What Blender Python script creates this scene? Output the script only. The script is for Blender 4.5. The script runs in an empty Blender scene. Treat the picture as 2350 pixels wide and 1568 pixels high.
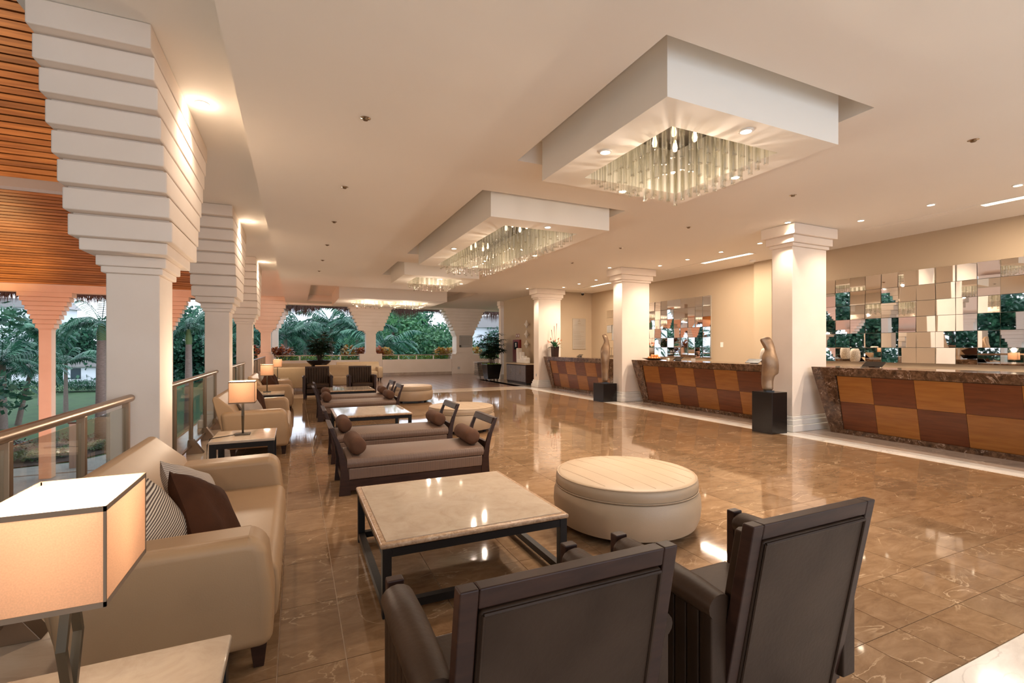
import bpy, math, random
import numpy as np
from mathutils import Vector, Matrix
random.seed(7)
S = bpy.context.scene
COL = S.collection
PI = math.pi
R = math.radians

# ------------------------------------------------------------------ camera
YAW = R(24.43)
cam = bpy.data.cameras.new('camera'); camo = bpy.data.objects.new('camera', cam); COL.objects.link(camo)
cam.sensor_width = 36; cam.lens = 36 * 1090 / 2350; cam.shift_y = 13 / 2350
cam.clip_start = .05; cam.clip_end = 600
camo.location = (0, 0, 1.5); camo.rotation_euler = (PI / 2, 0, -YAW)
S.camera = camo
# ------------------------------------------------------------------ world (dusk overcast sky)
W = bpy.data.worlds.new('World'); S.world = W; W.use_nodes = True
wn = W.node_tree.nodes; wl = W.node_tree.links; wn.clear()
o_ = wn.new('ShaderNodeOutputWorld'); b_ = wn.new('ShaderNodeBackground'); wl.new(b_.outputs[0], o_.inputs[0])
tc_ = wn.new('ShaderNodeTexCoord'); nz_ = wn.new('ShaderNodeTexNoise'); nz_.inputs['Scale'].default_value = 3.5
nz_.inputs['Detail'].default_value = 5
rp_ = wn.new('ShaderNodeValToRGB'); rp_.color_ramp.elements[0].position = .35; rp_.color_ramp.elements[1].position = .62
rp_.color_ramp.elements[0].color = (.62, .78, 1, 1); rp_.color_ramp.elements[1].color = (.93, .95, 1, 1)
wl.new(tc_.outputs['Generated'], nz_.inputs['Vector']); wl.new(nz_.outputs['Fac'], rp_.inputs[0]); wl.new(rp_.outputs[0], b_.inputs[0])
b_.inputs[1].default_value = 1.15
S.view_settings.view_transform = 'Standard'; S.view_settings.look = 'None'
S.view_settings.exposure = 1.2; S.view_settings.gamma = 1; S.view_settings.use_curve_mapping = False
S.cycles.max_bounces = 7; S.cycles.diffuse_bounces = 4; S.cycles.glossy_bounces = 4
S.cycles.transparent_max_bounces = 24; S.cycles.transmission_bounces = 4
S.cycles.sample_clamp_indirect = 6; S.cycles.caustics_reflective = False; S.cycles.caustics_refractive = False
S.cycles.use_denoising = True
WARM = (1, .82, .65)
K_DOWN = 1.75      # recessed downlights
K_CHAND = 0.16
K_LAMP = .6
K_ATR = 1.0

def light(kind, loc, power, color=WARM, size=.05, rot=(0, 0, 0), parent=None, spot=None, blend=.6, sy=None):
    l = bpy.data.lights.new('light', kind); l.energy = power; l.color = color
    if kind == 'AREA':
        l.size = size
        if sy: l.shape = 'RECTANGLE'; l.size_y = sy
    else: l.shadow_soft_size = size
    if kind == 'SPOT': l.spot_size = spot; l.spot_blend = blend
    o = bpy.data.objects.new('light', l); COL.objects.link(o); o.location = loc; o.rotation_euler = rot
    if parent: o.parent = parent
    return o

# atrium flood lamps (orange wash on the outer arcade and the timber ceiling)
light('AREA', (-7.0, 17.5, -2.6), 190 * K_ATR, (1, .29, .075), 3, (R(118), 0, 0), sy=1)
light('AREA', (-7.0, 10.5, 2.0), 110 * K_ATR, (1, .52, .22), 2, (R(160), 0, 0), sy=2)

light('SPOT', (-11.0, 22.8, 1.0), 420 * K_ATR, (1, .62, .26), .1, (R(168), 0, 0), spot=R(80))
# ------------------------------------------------------------------ materials
def nt(name):
    m = bpy.data.materials.new(name); m.use_nodes = True
    return m, m.node_tree.nodes, m.node_tree.links, m.node_tree.nodes['Principled BSDF']
def ramp(n, cols, pos):
    r = n.new('ShaderNodeValToRGB'); e = r.color_ramp.elements
    while len(e) < len(cols): e.new(.5)
    for i, (c, p) in enumerate(zip(cols, pos)): e[i].position = p; e[i].color = (*c, 1)
    return r
def coords(n, l, kind='Object', scale=(1, 1, 1), rot=(0, 0, 0)):
    t = n.new('ShaderNodeTexCoord'); mp = n.new('ShaderNodeMapping'); mp.inputs['Scale'].default_value = scale
    mp.inputs['Rotation'].default_value = rot
    if kind == 'World':
        g = n.new('ShaderNodeNewGeometry'); l.new(g.outputs['Position'], mp.inputs[0])
    else: l.new(t.outputs[kind], mp.inputs[0])
    return mp
def mat(name, c, rough=.5, metal=0, spec=.5, c2=None, scale=4, bump=0, bscale=40, kind='Object', sc=(1, 1, 1), coat=0, rnd=0):
    m, n, l, p = nt(name)
    p.inputs['Base Color'].default_value = (*c, 1); p.inputs['Roughness'].default_value = rough
    p.inputs['Metallic'].default_value = metal; p.inputs['Specular IOR Level'].default_value = spec
    p.inputs['Coat Weight'].default_value = coat; p.inputs['Coat Roughness'].default_value = .08
    last = None
    if c2:
        mp = coords(n, l, kind, sc); nz = n.new('ShaderNodeTexNoise'); nz.inputs['Scale'].default_value = scale
        nz.inputs['Detail'].default_value = 6; l.new(mp.outputs[0], nz.inputs['Vector'])
        r = ramp(n, [c, c2], [.35, .65]); l.new(nz.outputs['Fac'], r.inputs[0]); last = r.outputs[0]
    if rnd:
        oi = n.new('ShaderNodeObjectInfo'); hs = n.new('ShaderNodeHueSaturation')
        mr = n.new('ShaderNodeMapRange'); mr.inputs['To Min'].default_value = 1 - rnd; mr.inputs['To Max'].default_value = 1 + rnd
        l.new(oi.outputs['Random'], mr.inputs[0]); l.new(mr.outputs[0], hs.inputs['Value'])
        if last: l.new(last, hs.inputs['Color'])
        else: hs.inputs['Color'].default_value = (*c, 1)
        last = hs.outputs[0]
    if last: l.new(last, p.inputs['Base Color'])
    if bump:
        mp = coords(n, l, kind, sc); nz = n.new('ShaderNodeTexNoise'); nz.inputs['Scale'].default_value = bscale
        nz.inputs['Detail'].default_value = 4; l.new(mp.outputs[0], nz.inputs['Vector'])
        bp = n.new('ShaderNodeBump'); bp.inputs['Strength'].default_value = bump; bp.inputs['Distance'].default_value = .01
        l.new(nz.outputs['Fac'], bp.inputs['Height']); l.new(bp.outputs[0], p.inputs['Normal'])
    return m
def emis(name, c, s):
    m, n, l, p = nt(name); p.inputs['Base Color'].default_value = (*c, 1)
    p.inputs['Emission Color'].default_value = (*c, 1); p.inputs['Emission Strength'].default_value = s
    return m
def marble(name, cols, pos, vein, rough=.08, scale=1.6, vscale=2.2, vw=.03, stretch=(1, 1, 1), rnd=.12, vamt=.7, kind='World'):
    m, n, l, p = nt(name)
    mp = coords(n, l, kind, stretch)
    oi = n.new('ShaderNodeObjectInfo'); ad = n.new('ShaderNodeVectorMath'); ad.operation = 'ADD'
    ml = n.new('ShaderNodeMath'); ml.operation = 'MULTIPLY'; ml.inputs[1].default_value = 23.0
    l.new(oi.outputs['Random'], ml.inputs[0]); l.new(mp.outputs[0], ad.inputs[0]); l.new(ml.outputs[0], ad.inputs[1])
    nz = n.new('ShaderNodeTexNoise'); nz.inputs['Scale'].default_value = scale * 2.2; nz.inputs['Detail'].default_value = 9
    nz.inputs['Roughness'].default_value = .68; nz.inputs['Distortion'].default_value = .6
    l.new(ad.outputs[0], nz.inputs['Vector'])
    r = ramp(n, cols, pos); l.new(nz.outputs['Fac'], r.inputs[0])
    n2 = n.new('ShaderNodeTexNoise'); n2.inputs['Scale'].default_value = vscale; n2.inputs['Detail'].default_value = 7
    n2.inputs['Distortion'].default_value = 1.4; l.new(ad.outputs[0], n2.inputs['Vector'])
    # thin veins where the noise crosses .5
    s1 = n.new('ShaderNodeMath'); s1.operation = 'SUBTRACT'; s1.inputs[1].default_value = .5; l.new(n2.outputs['Fac'], s1.inputs[0])
    ab = n.new('ShaderNodeMath'); ab.operation = 'ABSOLUTE'; l.new(s1.outputs[0], ab.inputs[0])
    mr = n.new('ShaderNodeMapRange'); mr.inputs['From Max'].default_value = vw; mr.inputs['To Min'].default_value = vamt; mr.inputs['To Max'].default_value = 0
    l.new(ab.outputs[0], mr.inputs[0])
    n3 = n.new('ShaderNodeTexNoise'); n3.inputs['Scale'].default_value = vscale * 1.3; l.new(mp.outputs[0], n3.inputs['Vector'])
    mm = n.new('ShaderNodeMapRange'); mm.inputs['From Min'].default_value = .45; mm.inputs['From Max'].default_value = .62; l.new(n3.outputs['Fac'], mm.inputs[0])
    mu = n.new('ShaderNodeMath'); mu.operation = 'MULTIPLY'; l.new(mr.outputs[0], mu.inputs[0]); l.new(mm.outputs[0], mu.inputs[1])
    mx = n.new('ShaderNodeMix'); mx.data_type = 'RGBA'; l.new(mu.outputs[0], mx.inputs[0]); l.new(r.outputs[0], mx.inputs[6]); mx.inputs[7].default_value = (*vein, 1)
    hs = n.new('ShaderNodeHueSaturation'); m3 = n.new('ShaderNodeMapRange'); m3.inputs['To Min'].default_value = 1 - rnd; m3.inputs['To Max'].default_value = 1 + rnd
    l.new(oi.outputs['Random'], m3.inputs[0]); l.new(m3.outputs[0], hs.inputs['Value']); l.new(mx.outputs[2], hs.inputs['Color'])
    l.new(hs.outputs[0], p.inputs['Base Color']); p.inputs['Roughness'].default_value = rough
    return m
def stripes(name, ca, cb, pitch, axis='X', rough=.7, duty=.5, kind='Object', bump=.3):
    m, n, l, p = nt(name); t = coords(n, l, kind)
    sp = n.new('ShaderNodeSeparateXYZ'); l.new(t.outputs[0], sp.inputs[0])
    a = n.new('ShaderNodeMath'); a.operation = 'MULTIPLY'; a.inputs[1].default_value = 2 * PI / pitch; l.new(sp.outputs[axis], a.inputs[0])
    s = n.new('ShaderNodeMath'); s.operation = 'SINE'; l.new(a.outputs[0], s.inputs[0])
    mr = n.new('ShaderNodeMapRange'); mr.inputs['From Min'].default_value = -.4; mr.inputs['From Max'].default_value = .4; l.new(s.outputs[0], mr.inputs[0])
    mx = n.new('ShaderNodeMix'); mx.data_type = 'RGBA'; mx.inputs[6].default_value = (*ca, 1); mx.inputs[7].default_value = (*cb, 1)
    l.new(mr.outputs[0], mx.inputs[0]); l.new(mx.outputs[2], p.inputs['Base Color'])
    p.inputs['Roughness'].default_value = rough
    bp = n.new('ShaderNodeBump'); bp.inputs['Strength'].default_value = bump; bp.inputs['Distance'].default_value = .002
    l.new(s.outputs[0], bp.inputs['Height']); l.new(bp.outputs[0], p.inputs['Normal'])
    return m
def woodmat(name, c, c2, rough=.4, sc=(1, 12, 12), rnd=.15, kind='Object', spec=.5):
    m, n, l, p = nt(name); mp = coords(n, l, kind, sc)
    oi = n.new('ShaderNodeObjectInfo'); ad = n.new('ShaderNodeVectorMath'); ad.operation = 'ADD'
    ml = n.new('ShaderNodeMath'); ml.operation = 'MULTIPLY'; ml.inputs[1].default_value = 31.0
    l.new(oi.outputs['Random'], ml.inputs[0]); l.new(mp.outputs[0], ad.inputs[0]); l.new(ml.outputs[0], ad.inputs[1])
    nz = n.new('ShaderNodeTexNoise'); nz.inputs['Scale'].default_value = 2.0; nz.inputs['Detail'].default_value = 6; nz.inputs['Distortion'].default_value = .4
    l.new(ad.outputs[0], nz.inputs['Vector']); r = ramp(n, [c, c2], [.33, .68]); l.new(nz.outputs['Fac'], r.inputs[0])
    hs = n.new('ShaderNodeHueSaturation'); m3 = n.new('ShaderNodeMapRange'); m3.inputs['To Min'].default_value = 1 - rnd; m3.inputs['To Max'].default_value = 1 + rnd
    l.new(oi.outputs['Random'], m3.inputs[0]); l.new(m3.outputs[0], hs.inputs['Value']); l.new(r.outputs[0], hs.inputs['Color'])
    l.new(hs.outputs[0], p.inputs['Base Color']); p.inputs['Roughness'].default_value = rough; p.inputs['Specular IOR Level'].default_value = spec
    return m
def glassmat(name, tint=(.95, .97, .95), base=.04, edge=.6, rough=0.0):
    m = bpy.data.materials.new(name); m.use_nodes = True; n = m.node_tree.nodes; l = m.node_tree.links; n.clear()
    o = n.new('ShaderNodeOutputMaterial'); tr = n.new('ShaderNodeBsdfTransparent'); tr.inputs[0].default_value = (*tint, 1)
    gl = n.new('ShaderNodeBsdfGlossy'); gl.inputs['Roughness'].default_value = rough
    lw = n.new('ShaderNodeLayerWeight'); lw.inputs[0].default_value = .35
    mr = n.new('ShaderNodeMapRange'); mr.inputs['To Min'].default_value = base; mr.inputs['To Max'].default_value = edge
    l.new(lw.outputs['Facing'], mr.inputs[0]); mx = n.new('ShaderNodeMixShader'); l.new(mr.outputs[0], mx.inputs[0])
    l.new(tr.outputs[0], mx.inputs[1]); l.new(gl.outputs[0], mx.inputs[2]); l.new(mx.outputs[0], o.inputs[0])
    return m
def clothlamp(name, c, t=.6):
    m = bpy.data.materials.new(name); m.use_nodes = True; n = m.node_tree.nodes; l = m.node_tree.links; n.clear()
    o = n.new('ShaderNodeOutputMaterial'); d = n.new('ShaderNodeBsdfDiffuse'); tr = n.new('ShaderNodeBsdfTranslucent')
    mp = coords(n, l, 'Object', (1, 1, 1)); nz = n.new('ShaderNodeTexNoise'); nz.inputs['Scale'].default_value = 260; l.new(mp.outputs[0], nz.inputs['Vector'])
    r = ramp(n, [tuple(v * .88 for v in c), c], [.3, .7]); l.new(nz.outputs['Fac'], r.inputs[0])
    l.new(r.outputs[0], d.inputs[0]); l.new(r.outputs[0], tr.inputs[0])
    mx = n.new('ShaderNodeMixShader'); mx.inputs[0].default_value = t; l.new(d.outputs[0], mx.inputs[1]); l.new(tr.outputs[0], mx.inputs[2]); l.new(mx.outputs[0], o.inputs[0])
    return m
def leafmat(name, c, c2, rnd=.2, t=.25, scale=1.2):
    m, n, l, p = nt(name); mp = coords(n, l, 'World'); nz = n.new('ShaderNodeTexNoise'); nz.inputs['Scale'].default_value = scale
    nz.inputs['Detail'].default_value = 3; l.new(mp.outputs[0], nz.inputs['Vector']); r = ramp(n, [c, c2], [.38, .62]); l.new(nz.outputs['Fac'], r.inputs[0])
    oi = n.new('ShaderNodeObjectInfo'); hs = n.new('ShaderNodeHueSaturation'); m3 = n.new('ShaderNodeMapRange')
    m3.inputs['To Min'].default_value = 1 - rnd; m3.inputs['To Max'].default_value = 1 + rnd; l.new(oi.outputs['Random'], m3.inputs[0])
    l.new(m3.outputs[0], hs.inputs['Value']); l.new(r.outputs[0], hs.inputs['Color']); l.new(hs.outputs[0], p.inputs['Base Color'])
    p.inputs['Roughness'].default_value = .45
    tr = n.new('ShaderNodeBsdfTranslucent'); l.new(hs.outputs[0], tr.inputs[0]); mx = n.new('ShaderNodeMixShader'); mx.inputs[0].default_value = t
    o = n['Material Output']; l.new(p.outputs[0], mx.inputs[1]); l.new(tr.outputs[0], mx.inputs[2]); l.new(mx.outputs[0], o.inputs[0])
    return m

M = {}
M['plaster'] = mat('plaster', (.88, .775, .675), .75, c2=(.84, .73, .625), scale=1.5, bump=.12, bscale=14, kind='World')
M['light_tint'] = mat('plaster_light_tint', (.82, .57, .40), .75, c2=(.77, .52, .355), scale=1.5, bump=.12, bscale=14, kind='World')  # white plaster with the orange flood light mixed into its colour
M['ceil'] = mat('ceiling_paint', (.89, .84, .76), .8, c2=(.87, .82, .74), scale=.5, kind='World')
M['trim'] = mat('trim_white', (.86, .83, .78), .4, c2=(.82, .79, .73), scale=3)
M['wall'] = mat('wall_beige', (.52, .40, .27), .7, c2=(.49, .375, .25), scale=.6, kind='World')
M['floor'] = marble('floor_marble', [(.165, .092, .046), (.24, .143, .075), (.315, .20, .115)], [.30, .5, .74], (.60, .44, .28), .05, 1.9, 1.5, .010, (1, 2.2, 1), .13)
M['grout'] = mat('grout', (.60, .45, .31), .5)
M['cream'] = marble('cream_marble', [(.62, .44, .30), (.72, .56, .40), (.78, .64, .50)], [.3, .5, .75], (.35, .22, .14), .12, .8, .9, .02, (1, 1.5, 1), .04)
M['white_marble'] = marble('white_marble', [(.66, .60, .53), (.78, .73, .66), (.82, .78, .72)], [.3, .5, .75], (.42, .36, .32), .1, 1.2, 1.6, .02, (1, 2, 1), .03)
M['strip2'] = marble('taupe_marble', [(.36, .28, .22), (.46, .37, .30), (.52, .43, .36)], [.3, .5, .75], (.6, .5, .42), .1, 1.5, 1.6, .02)
M['terra'] = marble('terracotta_tile', [(.20, .115, .085), (.26, .155, .115), (.31, .19, .145)], [.3, .5, .75], (.4, .28, .22), .16, 1.5, 2, .01, rnd=.1)
M['emper'] = marble('dark_emperador', [(.035, .017, .010), (.115, .058, .030), (.27, .155, .090)], [.34, .5, .74], (.68, .50, .38), .12, 5.5, 5.0, .012, rnd=.02, vamt=.9)
M['stone'] = marble('table_stone', [(.43, .33, .245), (.51, .41, .31), (.57, .47, .36)], [.3, .5, .75], (.5, .36, .25), .05, 3, 2.5, .01, rnd=.03, vamt=.35)
M['stone_edge'] = marble('table_stone_edge', [(.25, .145, .08), (.42, .27, .16), (.60, .43, .29)], [.3, .5, .75], (.7, .55, .4), .25, 16, 10, .02, rnd=.03)
M['wood_l'] = woodmat('panel_wood_light', (.27, .095, .017), (.35, .138, .028), .35, (6, 1.2, 14), .10)
M['wood_d'] = woodmat('panel_wood_dark', (.11, .027, .007), (.165, .045, .012), .35, (6, 1.2, 14), .14)
M['slat'] = woodmat('ceiling_slat', (.20, .072, .017), (.39, .17, .048), .45, (.45, 6, 6), .24)
M['slat_gap'] = mat('slat_backing', (.03, .012, .006), .9)
M['darkwood'] = woodmat('dark_wood', (.024, .0095, .006), (.042, .017, .010), .42, (3, 3, 18), .08, spec=.3)
M['leather'] = mat('brown_leather', (.034, .018, .010), .45, spec=.16, c2=(.048, .027, .016), scale=5, bump=.08, bscale=60)
M['tan'] = mat('tan_leather', (.39, .245, .13), .47, spec=.35, c2=(.355, .22, .117), scale=3, bump=.06, bscale=160)
M['cream_l'] = mat('cream_leather', (.50, .37, .225), .45, c2=(.46, .335, .20), scale=3)
M['ottoman'] = mat('ottoman_leather', (.46, .335, .22), .45, c2=(.425, .31, .20), scale=3, bump=.06, bscale=160)
M['bolster'] = mat('rust_brown_cloth', (.10, .040, .017), .85, c2=(.085, .033, .014), scale=8, bump=.25, bscale=200)
M['pillow_b'] = mat('dark_brown_cloth', (.060, .022, .010), .8, spec=.1, c2=(.045, .017, .008), scale=8, bump=.2, bscale=60)
M['pillow_s'] = stripes('striped_cloth', (.07, .045, .035), (.62, .53, .42), .012, 'Y')
M['pillow_g'] = stripes('grey_stripe_cloth', (.28, .22, .18), (.50, .43, .37), .012, 'Y')
M['bedcloth'] = stripes('ribbed_bench_cloth', (.085, .048, .034), (.235, .145, .098), .0115, 'X', .5)
M['black'] = mat('black_lacquer', (.012, .010, .009), .22, bump=.02)
M['blackm'] = mat('black_frame', (.010, .008, .007), .4, spec=.3, bump=.05)
M['metal'] = mat('bronze_rail_metal', (.34, .235, .155), .32, .7, bump=.02)
M['metal2'] = mat('lamp_metal', (.075, .06, .04), .35, .6)
M['chrome'] = mat('chrome', (.8, .78, .74), .15, 1)
M['steel'] = mat('brushed_steel', (.62, .60, .56), .3, .9)
M['mirror'] = mat('mirror', (.93, .91, .87), .015, 1)
M['mirror_b'] = mat('mirror_backing', (.55, .48, .38), .5)
M['glass'] = glassmat('rail_glass', (.88, .92, .90), .03, .42)
M['tube'] = glassmat('tube_glass', (.95, .94, .90), .07, .62, .02)
M['canopy'] = mat('dark_canopy', (.06, .045, .03), .3, .6)
M['bulb'] = emis('bulb_glow', (1, .80, .52), 2.6)
M['down'] = emis('downlight_glow', (1, .86, .66), 12)
M['cove'] = emis('cove_glow', (1, .86, .66), 1.6)
M['shade'] = clothlamp('lampshade_cloth', (.90, .58, .37), .62)
M['shade_t'] = mat('shade_trim', (.22, .145, .09), .8)
M['diffuser'] = emis('lamp_diffuser', (1, .93, .80), .9)
M['bronze'] = mat('sculpture_bronze', (.42, .28, .165), .38, .45, c2=(.23, .145, .09), scale=4, bump=.3, bscale=25)
M['carved'] = mat('carved_white', (.85, .80, .72), .6, c2=(.45, .38, .30), scale=60)
M['orange'] = mat('peach_fruit', (.72, .22, .07), .4, c2=(.78, .36, .12), scale=10)
M['bowl'] = mat('wood_bowl', (.20, .12, .08), .35)
M['red'] = mat('dark_red', (.22, .02, .015), .35)
M['white'] = mat('white_lacquer', (.86, .82, .75), .35)
M['plaque'] = mat('etched_glass_plaque', (.52, .46, .38), .18, .35)
M['ink'] = mat('etched_lettering', (.22, .17, .12), .6)
M['bark'] = mat('bark', (.10, .065, .04), .9, c2=(.06, .04, .028), scale=6, bump=.5, bscale=20)
M['palmtrunk'] = mat('palm_trunk', (.27, .21, .18), .9, c2=(.17, .13, .11), scale=8, bump=.6, bscale=14, sc=(1, 1, 8))
M['crownshaft'] = mat('crownshaft', (.10, .16, .05), .5)
M['leaf'] = leafmat('tree_leaf', (.012, .062, .046), (.055, .18, .10))
M['leaf2'] = leafmat('bright_leaf', (.03, .13, .065), (.12, .29, .12))
M['palmleaf'] = leafmat('palm_leaf', (.014, .075, .055), (.06, .185, .11))
M['potleaf'] = leafmat('pot_palm_leaf', (.006, .022, .007), (.022, .055, .014), scale=6)
M['hedge'] = leafmat('hedge_leaf', (.09, .24, .02), (.36, .52, .06), scale=9)
M['croton'] = leafmat('croton_leaf', (.16, .02, .015), (.60, .24, .08), scale=9)
M['croton2'] = leafmat('croton_leaf_yellow', (.35, .10, .03), (.62, .50, .12), scale=9)
M['shrub'] = leafmat('shrub_leaf', (.06, .14, .06), (.16, .26, .12), scale=2)
M['thatch'] = mat('thatch', (.10, .05, .035), .95, c2=(.06, .03, .022), scale=6, sc=(8, 8, 1))
M['grass'] = mat('grass', (.018, .055, .014), .9, c2=(.030, .080, .02), scale=1.2, kind='World', bump=.6, bscale=30)
M['mulch'] = mat('mulch', (.10, .06, .05), .95, c2=(.06, .04, .03), scale=8, kind='World', bump=.5)
M['pave'] = mat('paving', (.42, .40, .37), .7, c2=(.35, .33, .31), scale=2, kind='World', bump=.1)
M['house'] = mat('house_white', (.80, .84, .90), .8)
M['roof'] = mat('grey_roof', (.32, .30, .30), .8)
M['window'] = mat('dark_window', (.05, .07, .09), .1)
M['mulchleaf'] = leafmat('dark_red_leaf', (.06, .02, .02), (.11, .05, .04), scale=3)
M['flower'] = mat('orange_flower', (.75, .22, .08), .5)
M['flower_r'] = mat('red_flower', (.25, .015, .012), .5)
M['label'] = mat('label_white', (.85, .84, .80), .5)
M['dim'] = mat('sprinkler_brass', (.18, .11, .05), .35, .7)

# ------------------------------------------------------------------ mesh builder
class MB:
    def __init__(s): s.v = []; s.f = []
    def box(s, x0, x1, y0, y1, z0, z1):
        b = len(s.v)
        s.v += [(x0, y0, z0), (x1, y0, z0), (x1, y1, z0), (x0, y1, z0), (x0, y0, z1), (x1, y0, z1), (x1, y1, z1), (x0, y1, z1)]
        s.f += [(b, b + 3, b + 2, b + 1), (b + 4, b + 5, b + 6, b + 7), (b, b + 1, b + 5, b + 4), (b + 1, b + 2, b + 6, b + 5), (b + 2, b + 3, b + 7, b + 6), (b + 3, b, b + 4, b + 7)]
        return s
    def quad(s, a, b, c, d):
        k = len(s.v); s.v += [a, b, c, d]; s.f.append((k, k + 1, k + 2, k + 3)); return s
    def prism(s, poly, a0, a1, axis='y'):
        n = len(poly); b = len(s.v)
        for a in (a0, a1):
            for p, q in poly:
                s.v.append({'y': (p, a, q), 'x': (a, p, q), 'z': (p, q, a)}[axis])
        s.f.append(tuple(range(b, b + n))); s.f.append(tuple(range(b + 2 * n - 1, b + n - 1, -1)))
        for i in range(n):
            j = (i + 1) % n; s.f.append((b + i, b + n + i, b + n + j, b + j))
        return s
    def rings(s, rs, cap=True, closed=True):
        b = len(s.v); n = len(rs[0])
        for r in rs: s.v += [tuple(p) for p in r]
        for k in range(len(rs) - 1):
            for i in range(n if closed else n - 1):
                j = (i + 1) % n
                s.f.append((b + k * n + i, b + k * n + j, b + (k + 1) * n + j, b + (k + 1) * n + i))
        if cap:
            s.f.append(tuple(b + i for i in range(n - 1, -1, -1))); e = b + (len(rs) - 1) * n; s.f.append(tuple(e + i for i in range(n)))
        return s
    def lathe(s, prof, cx=0, cy=0, n=32, cap=True):
        return s.rings([[(cx + r * math.cos(2 * PI * i / n), cy + r * math.sin(2 * PI * i / n), z) for i in range(n)] for r, z in prof], cap)
    def tube(s, pts, r, n=8, cap=True):
        rs = []; pts = [Vector(p) for p in pts]
        for i, p in enumerate(pts):
            d = (pts[min(i + 1, len(pts) - 1)] - pts[max(i - 1, 0)]).normalized()
            u = d.orthogonal().normalized() if abs(d.z) > .99 else d.cross(Vector((0, 0, 1))).normalized()
            w = d.cross(u); rr = r[i] if isinstance(r, (list, tuple)) else r
            rs.append([p + u * (rr * math.cos(2 * PI * k / n)) + w * (rr * math.sin(2 * PI * k / n)) for k in range(n)])
        return s.rings(rs, cap)
    def bar(s, a, b, w, t, up=(0, 0, 1)):
        a = Vector(a); b = Vector(b); d = (b - a).normalized(); u = d.cross(Vector(up)).normalized(); v = u.cross(d)
        return s.rings([[p + u * (w / 2 * i) + v * (t / 2 * j) for i, j in ((-1, -1), (1, -1), (1, 1), (-1, 1))] for p in (a, b)])
    def mesh(s, name):
        m = bpy.data.meshes.new(name); m.from_pydata(s.v, [], s.f); m.update(); return m

def fixn(m):
    import bmesh
    b = bmesh.new(); b.from_mesh(m); bmesh.ops.recalc_face_normals(b, faces=b.faces); b.to_mesh(m); b.free()
def link(name, me, m, parent=None, loc=None, rot=None):
    if m and not me.materials: me.materials.append(m)
    o = bpy.data.objects.new(name, me); COL.objects.link(o)
    if parent: o.parent = parent
    if loc: o.location = loc
    if rot: o.rotation_euler = rot
    return o
def obj(name, mb, m, parent=None, loc=None, rot=None, smooth=False, bevel=0, seg=2, sub=0):
    me = mb.mesh(name); fixn(me)
    o = link(name, me, m, parent, loc, rot)
    if smooth or bevel or sub:
        me.polygons.foreach_set('use_smooth', [True] * len(me.polygons))
        if not sub: me.set_sharp_from_angle(angle=R(40))
    if bevel:
        b = o.modifiers.new('bevel', 'BEVEL'); b.width = bevel; b.segments = seg; b.limit_method = 'ANGLE'; b.angle_limit = R(35)
        b.harden_normals = True
    if sub:
        d = o.modifiers.new('sub', 'SUBSURF'); d.levels = sub; d.render_levels = sub
    return o
def tag(o, label=None, cat=None, group=None, kind=None):
    if label: o['label'] = label
    if cat: o['category'] = cat
    if group: o['group'] = group
    if kind: o['kind'] = kind
    return o
def thing(name, label, cat, loc=(0, 0, 0), rz=0, group=None):
    o = bpy.data.objects.new(name, None); COL.objects.link(o); o.location = loc; o.rotation_euler = (0, 0, rz); o.empty_display_size = .1
    return tag(o, label, cat, group)
def dup(root, loc, label, rz=None, group=None, parent=None):
    r = root.copy(); COL.objects.link(r); r.location = loc
    if rz is not None: r.rotation_euler = (0, 0, rz)
    if label: r['label'] = label
    if group: r['group'] = group
    if parent: r.parent = parent
    for ch in list(root.children):
        if ch.type == 'LIGHT' or ch.type in ('MESH', 'EMPTY'):
            c = ch.copy(); COL.objects.link(c); c.parent = r
            for g in ch.children:
                d = g.copy(); COL.objects.link(d); d.parent = c
    return r
ORD = ['first', 'second', 'third', 'fourth', 'fifth', 'sixth', 'seventh', 'eighth', 'ninth', 'tenth', 'eleventh', 'twelfth', 'thirteenth']
def at(px, py, s=None, z=None):
    """a place seen along pixel (px,py): at distance s in front of the camera, or at height z"""
    u = (px - 1175) / 1090; v = -(py - 797) / 1090
    d = (math.sin(YAW) + u * math.cos(YAW), math.cos(YAW) - u * math.sin(YAW), v)
    t = s if s else (z - 1.5) / v
    return Vector((d[0] * t, d[1] * t, 1.5 + d[2] * t))

# ================================================================== STRUCTURE
# ---- floor
fl = obj('floor', MB().box(-1.78, 12.3, -5, 26.2, -.30, -.004), M['grout']); fl['kind'] = 'structure'
tiles = []
xs = [(-.82, -.68), (-.68, -.08), (-.08, .22)] + [(.22 + .6 * k, min(.82 + .6 * k, 7.6)) for k in range(13)]
xs = [a for a in xs if a[1] - a[0] > .05]
ys = [(1.81 + .6 * k, min(2.41 + .6 * k, 15.25)) for k in range(23)]
ys = [a for a in ys if a[1] - a[0] > .05]
for (x0, x1) in xs:
    for (y0, y1) in ys: tiles.append((x0, x1, y0, y1))
for k in range(-3, 26):
    tiles.append((.22 + .3 * k, .52 + .3 * k, 1.45, 1.81))
for k in range(-2, 26):
    tiles.append((.22 + .3 * k, .52 + .3 * k, 1.16, 1.45))
tiles = [t for t in tiles if t[1] < 7.62]
def inview(t):
    cx, cy = (t[0] + t[1]) / 2, (t[2] + t[3]) / 2
    s = cx * math.sin(YAW) + cy * math.cos(YAW); r = cx * math.cos(YAW) - cy * math.sin(YAW)
    if s < .5: return False
    px = 1175 + 1090 * r / s; py = 797 + 1090 * 1.5 / s
    return -150 < px < 2450 and py < 1750
tiles.sort(key=lambda t: (0 if inview(t) else 1, math.hypot((t[0] + t[1]) / 2, (t[2] + t[3]) / 2)))
G = .0021
cache = {}
def slab_mesh(w, d, h, m, nm):
    k = (round(w, 3), round(d, 3), m.name)
    if k not in cache:
        me = MB().box(-w / 2, w / 2, -d / 2, d / 2, -h, 0).mesh(nm); me.materials.append(m); cache[k] = me
    return cache[k]
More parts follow.
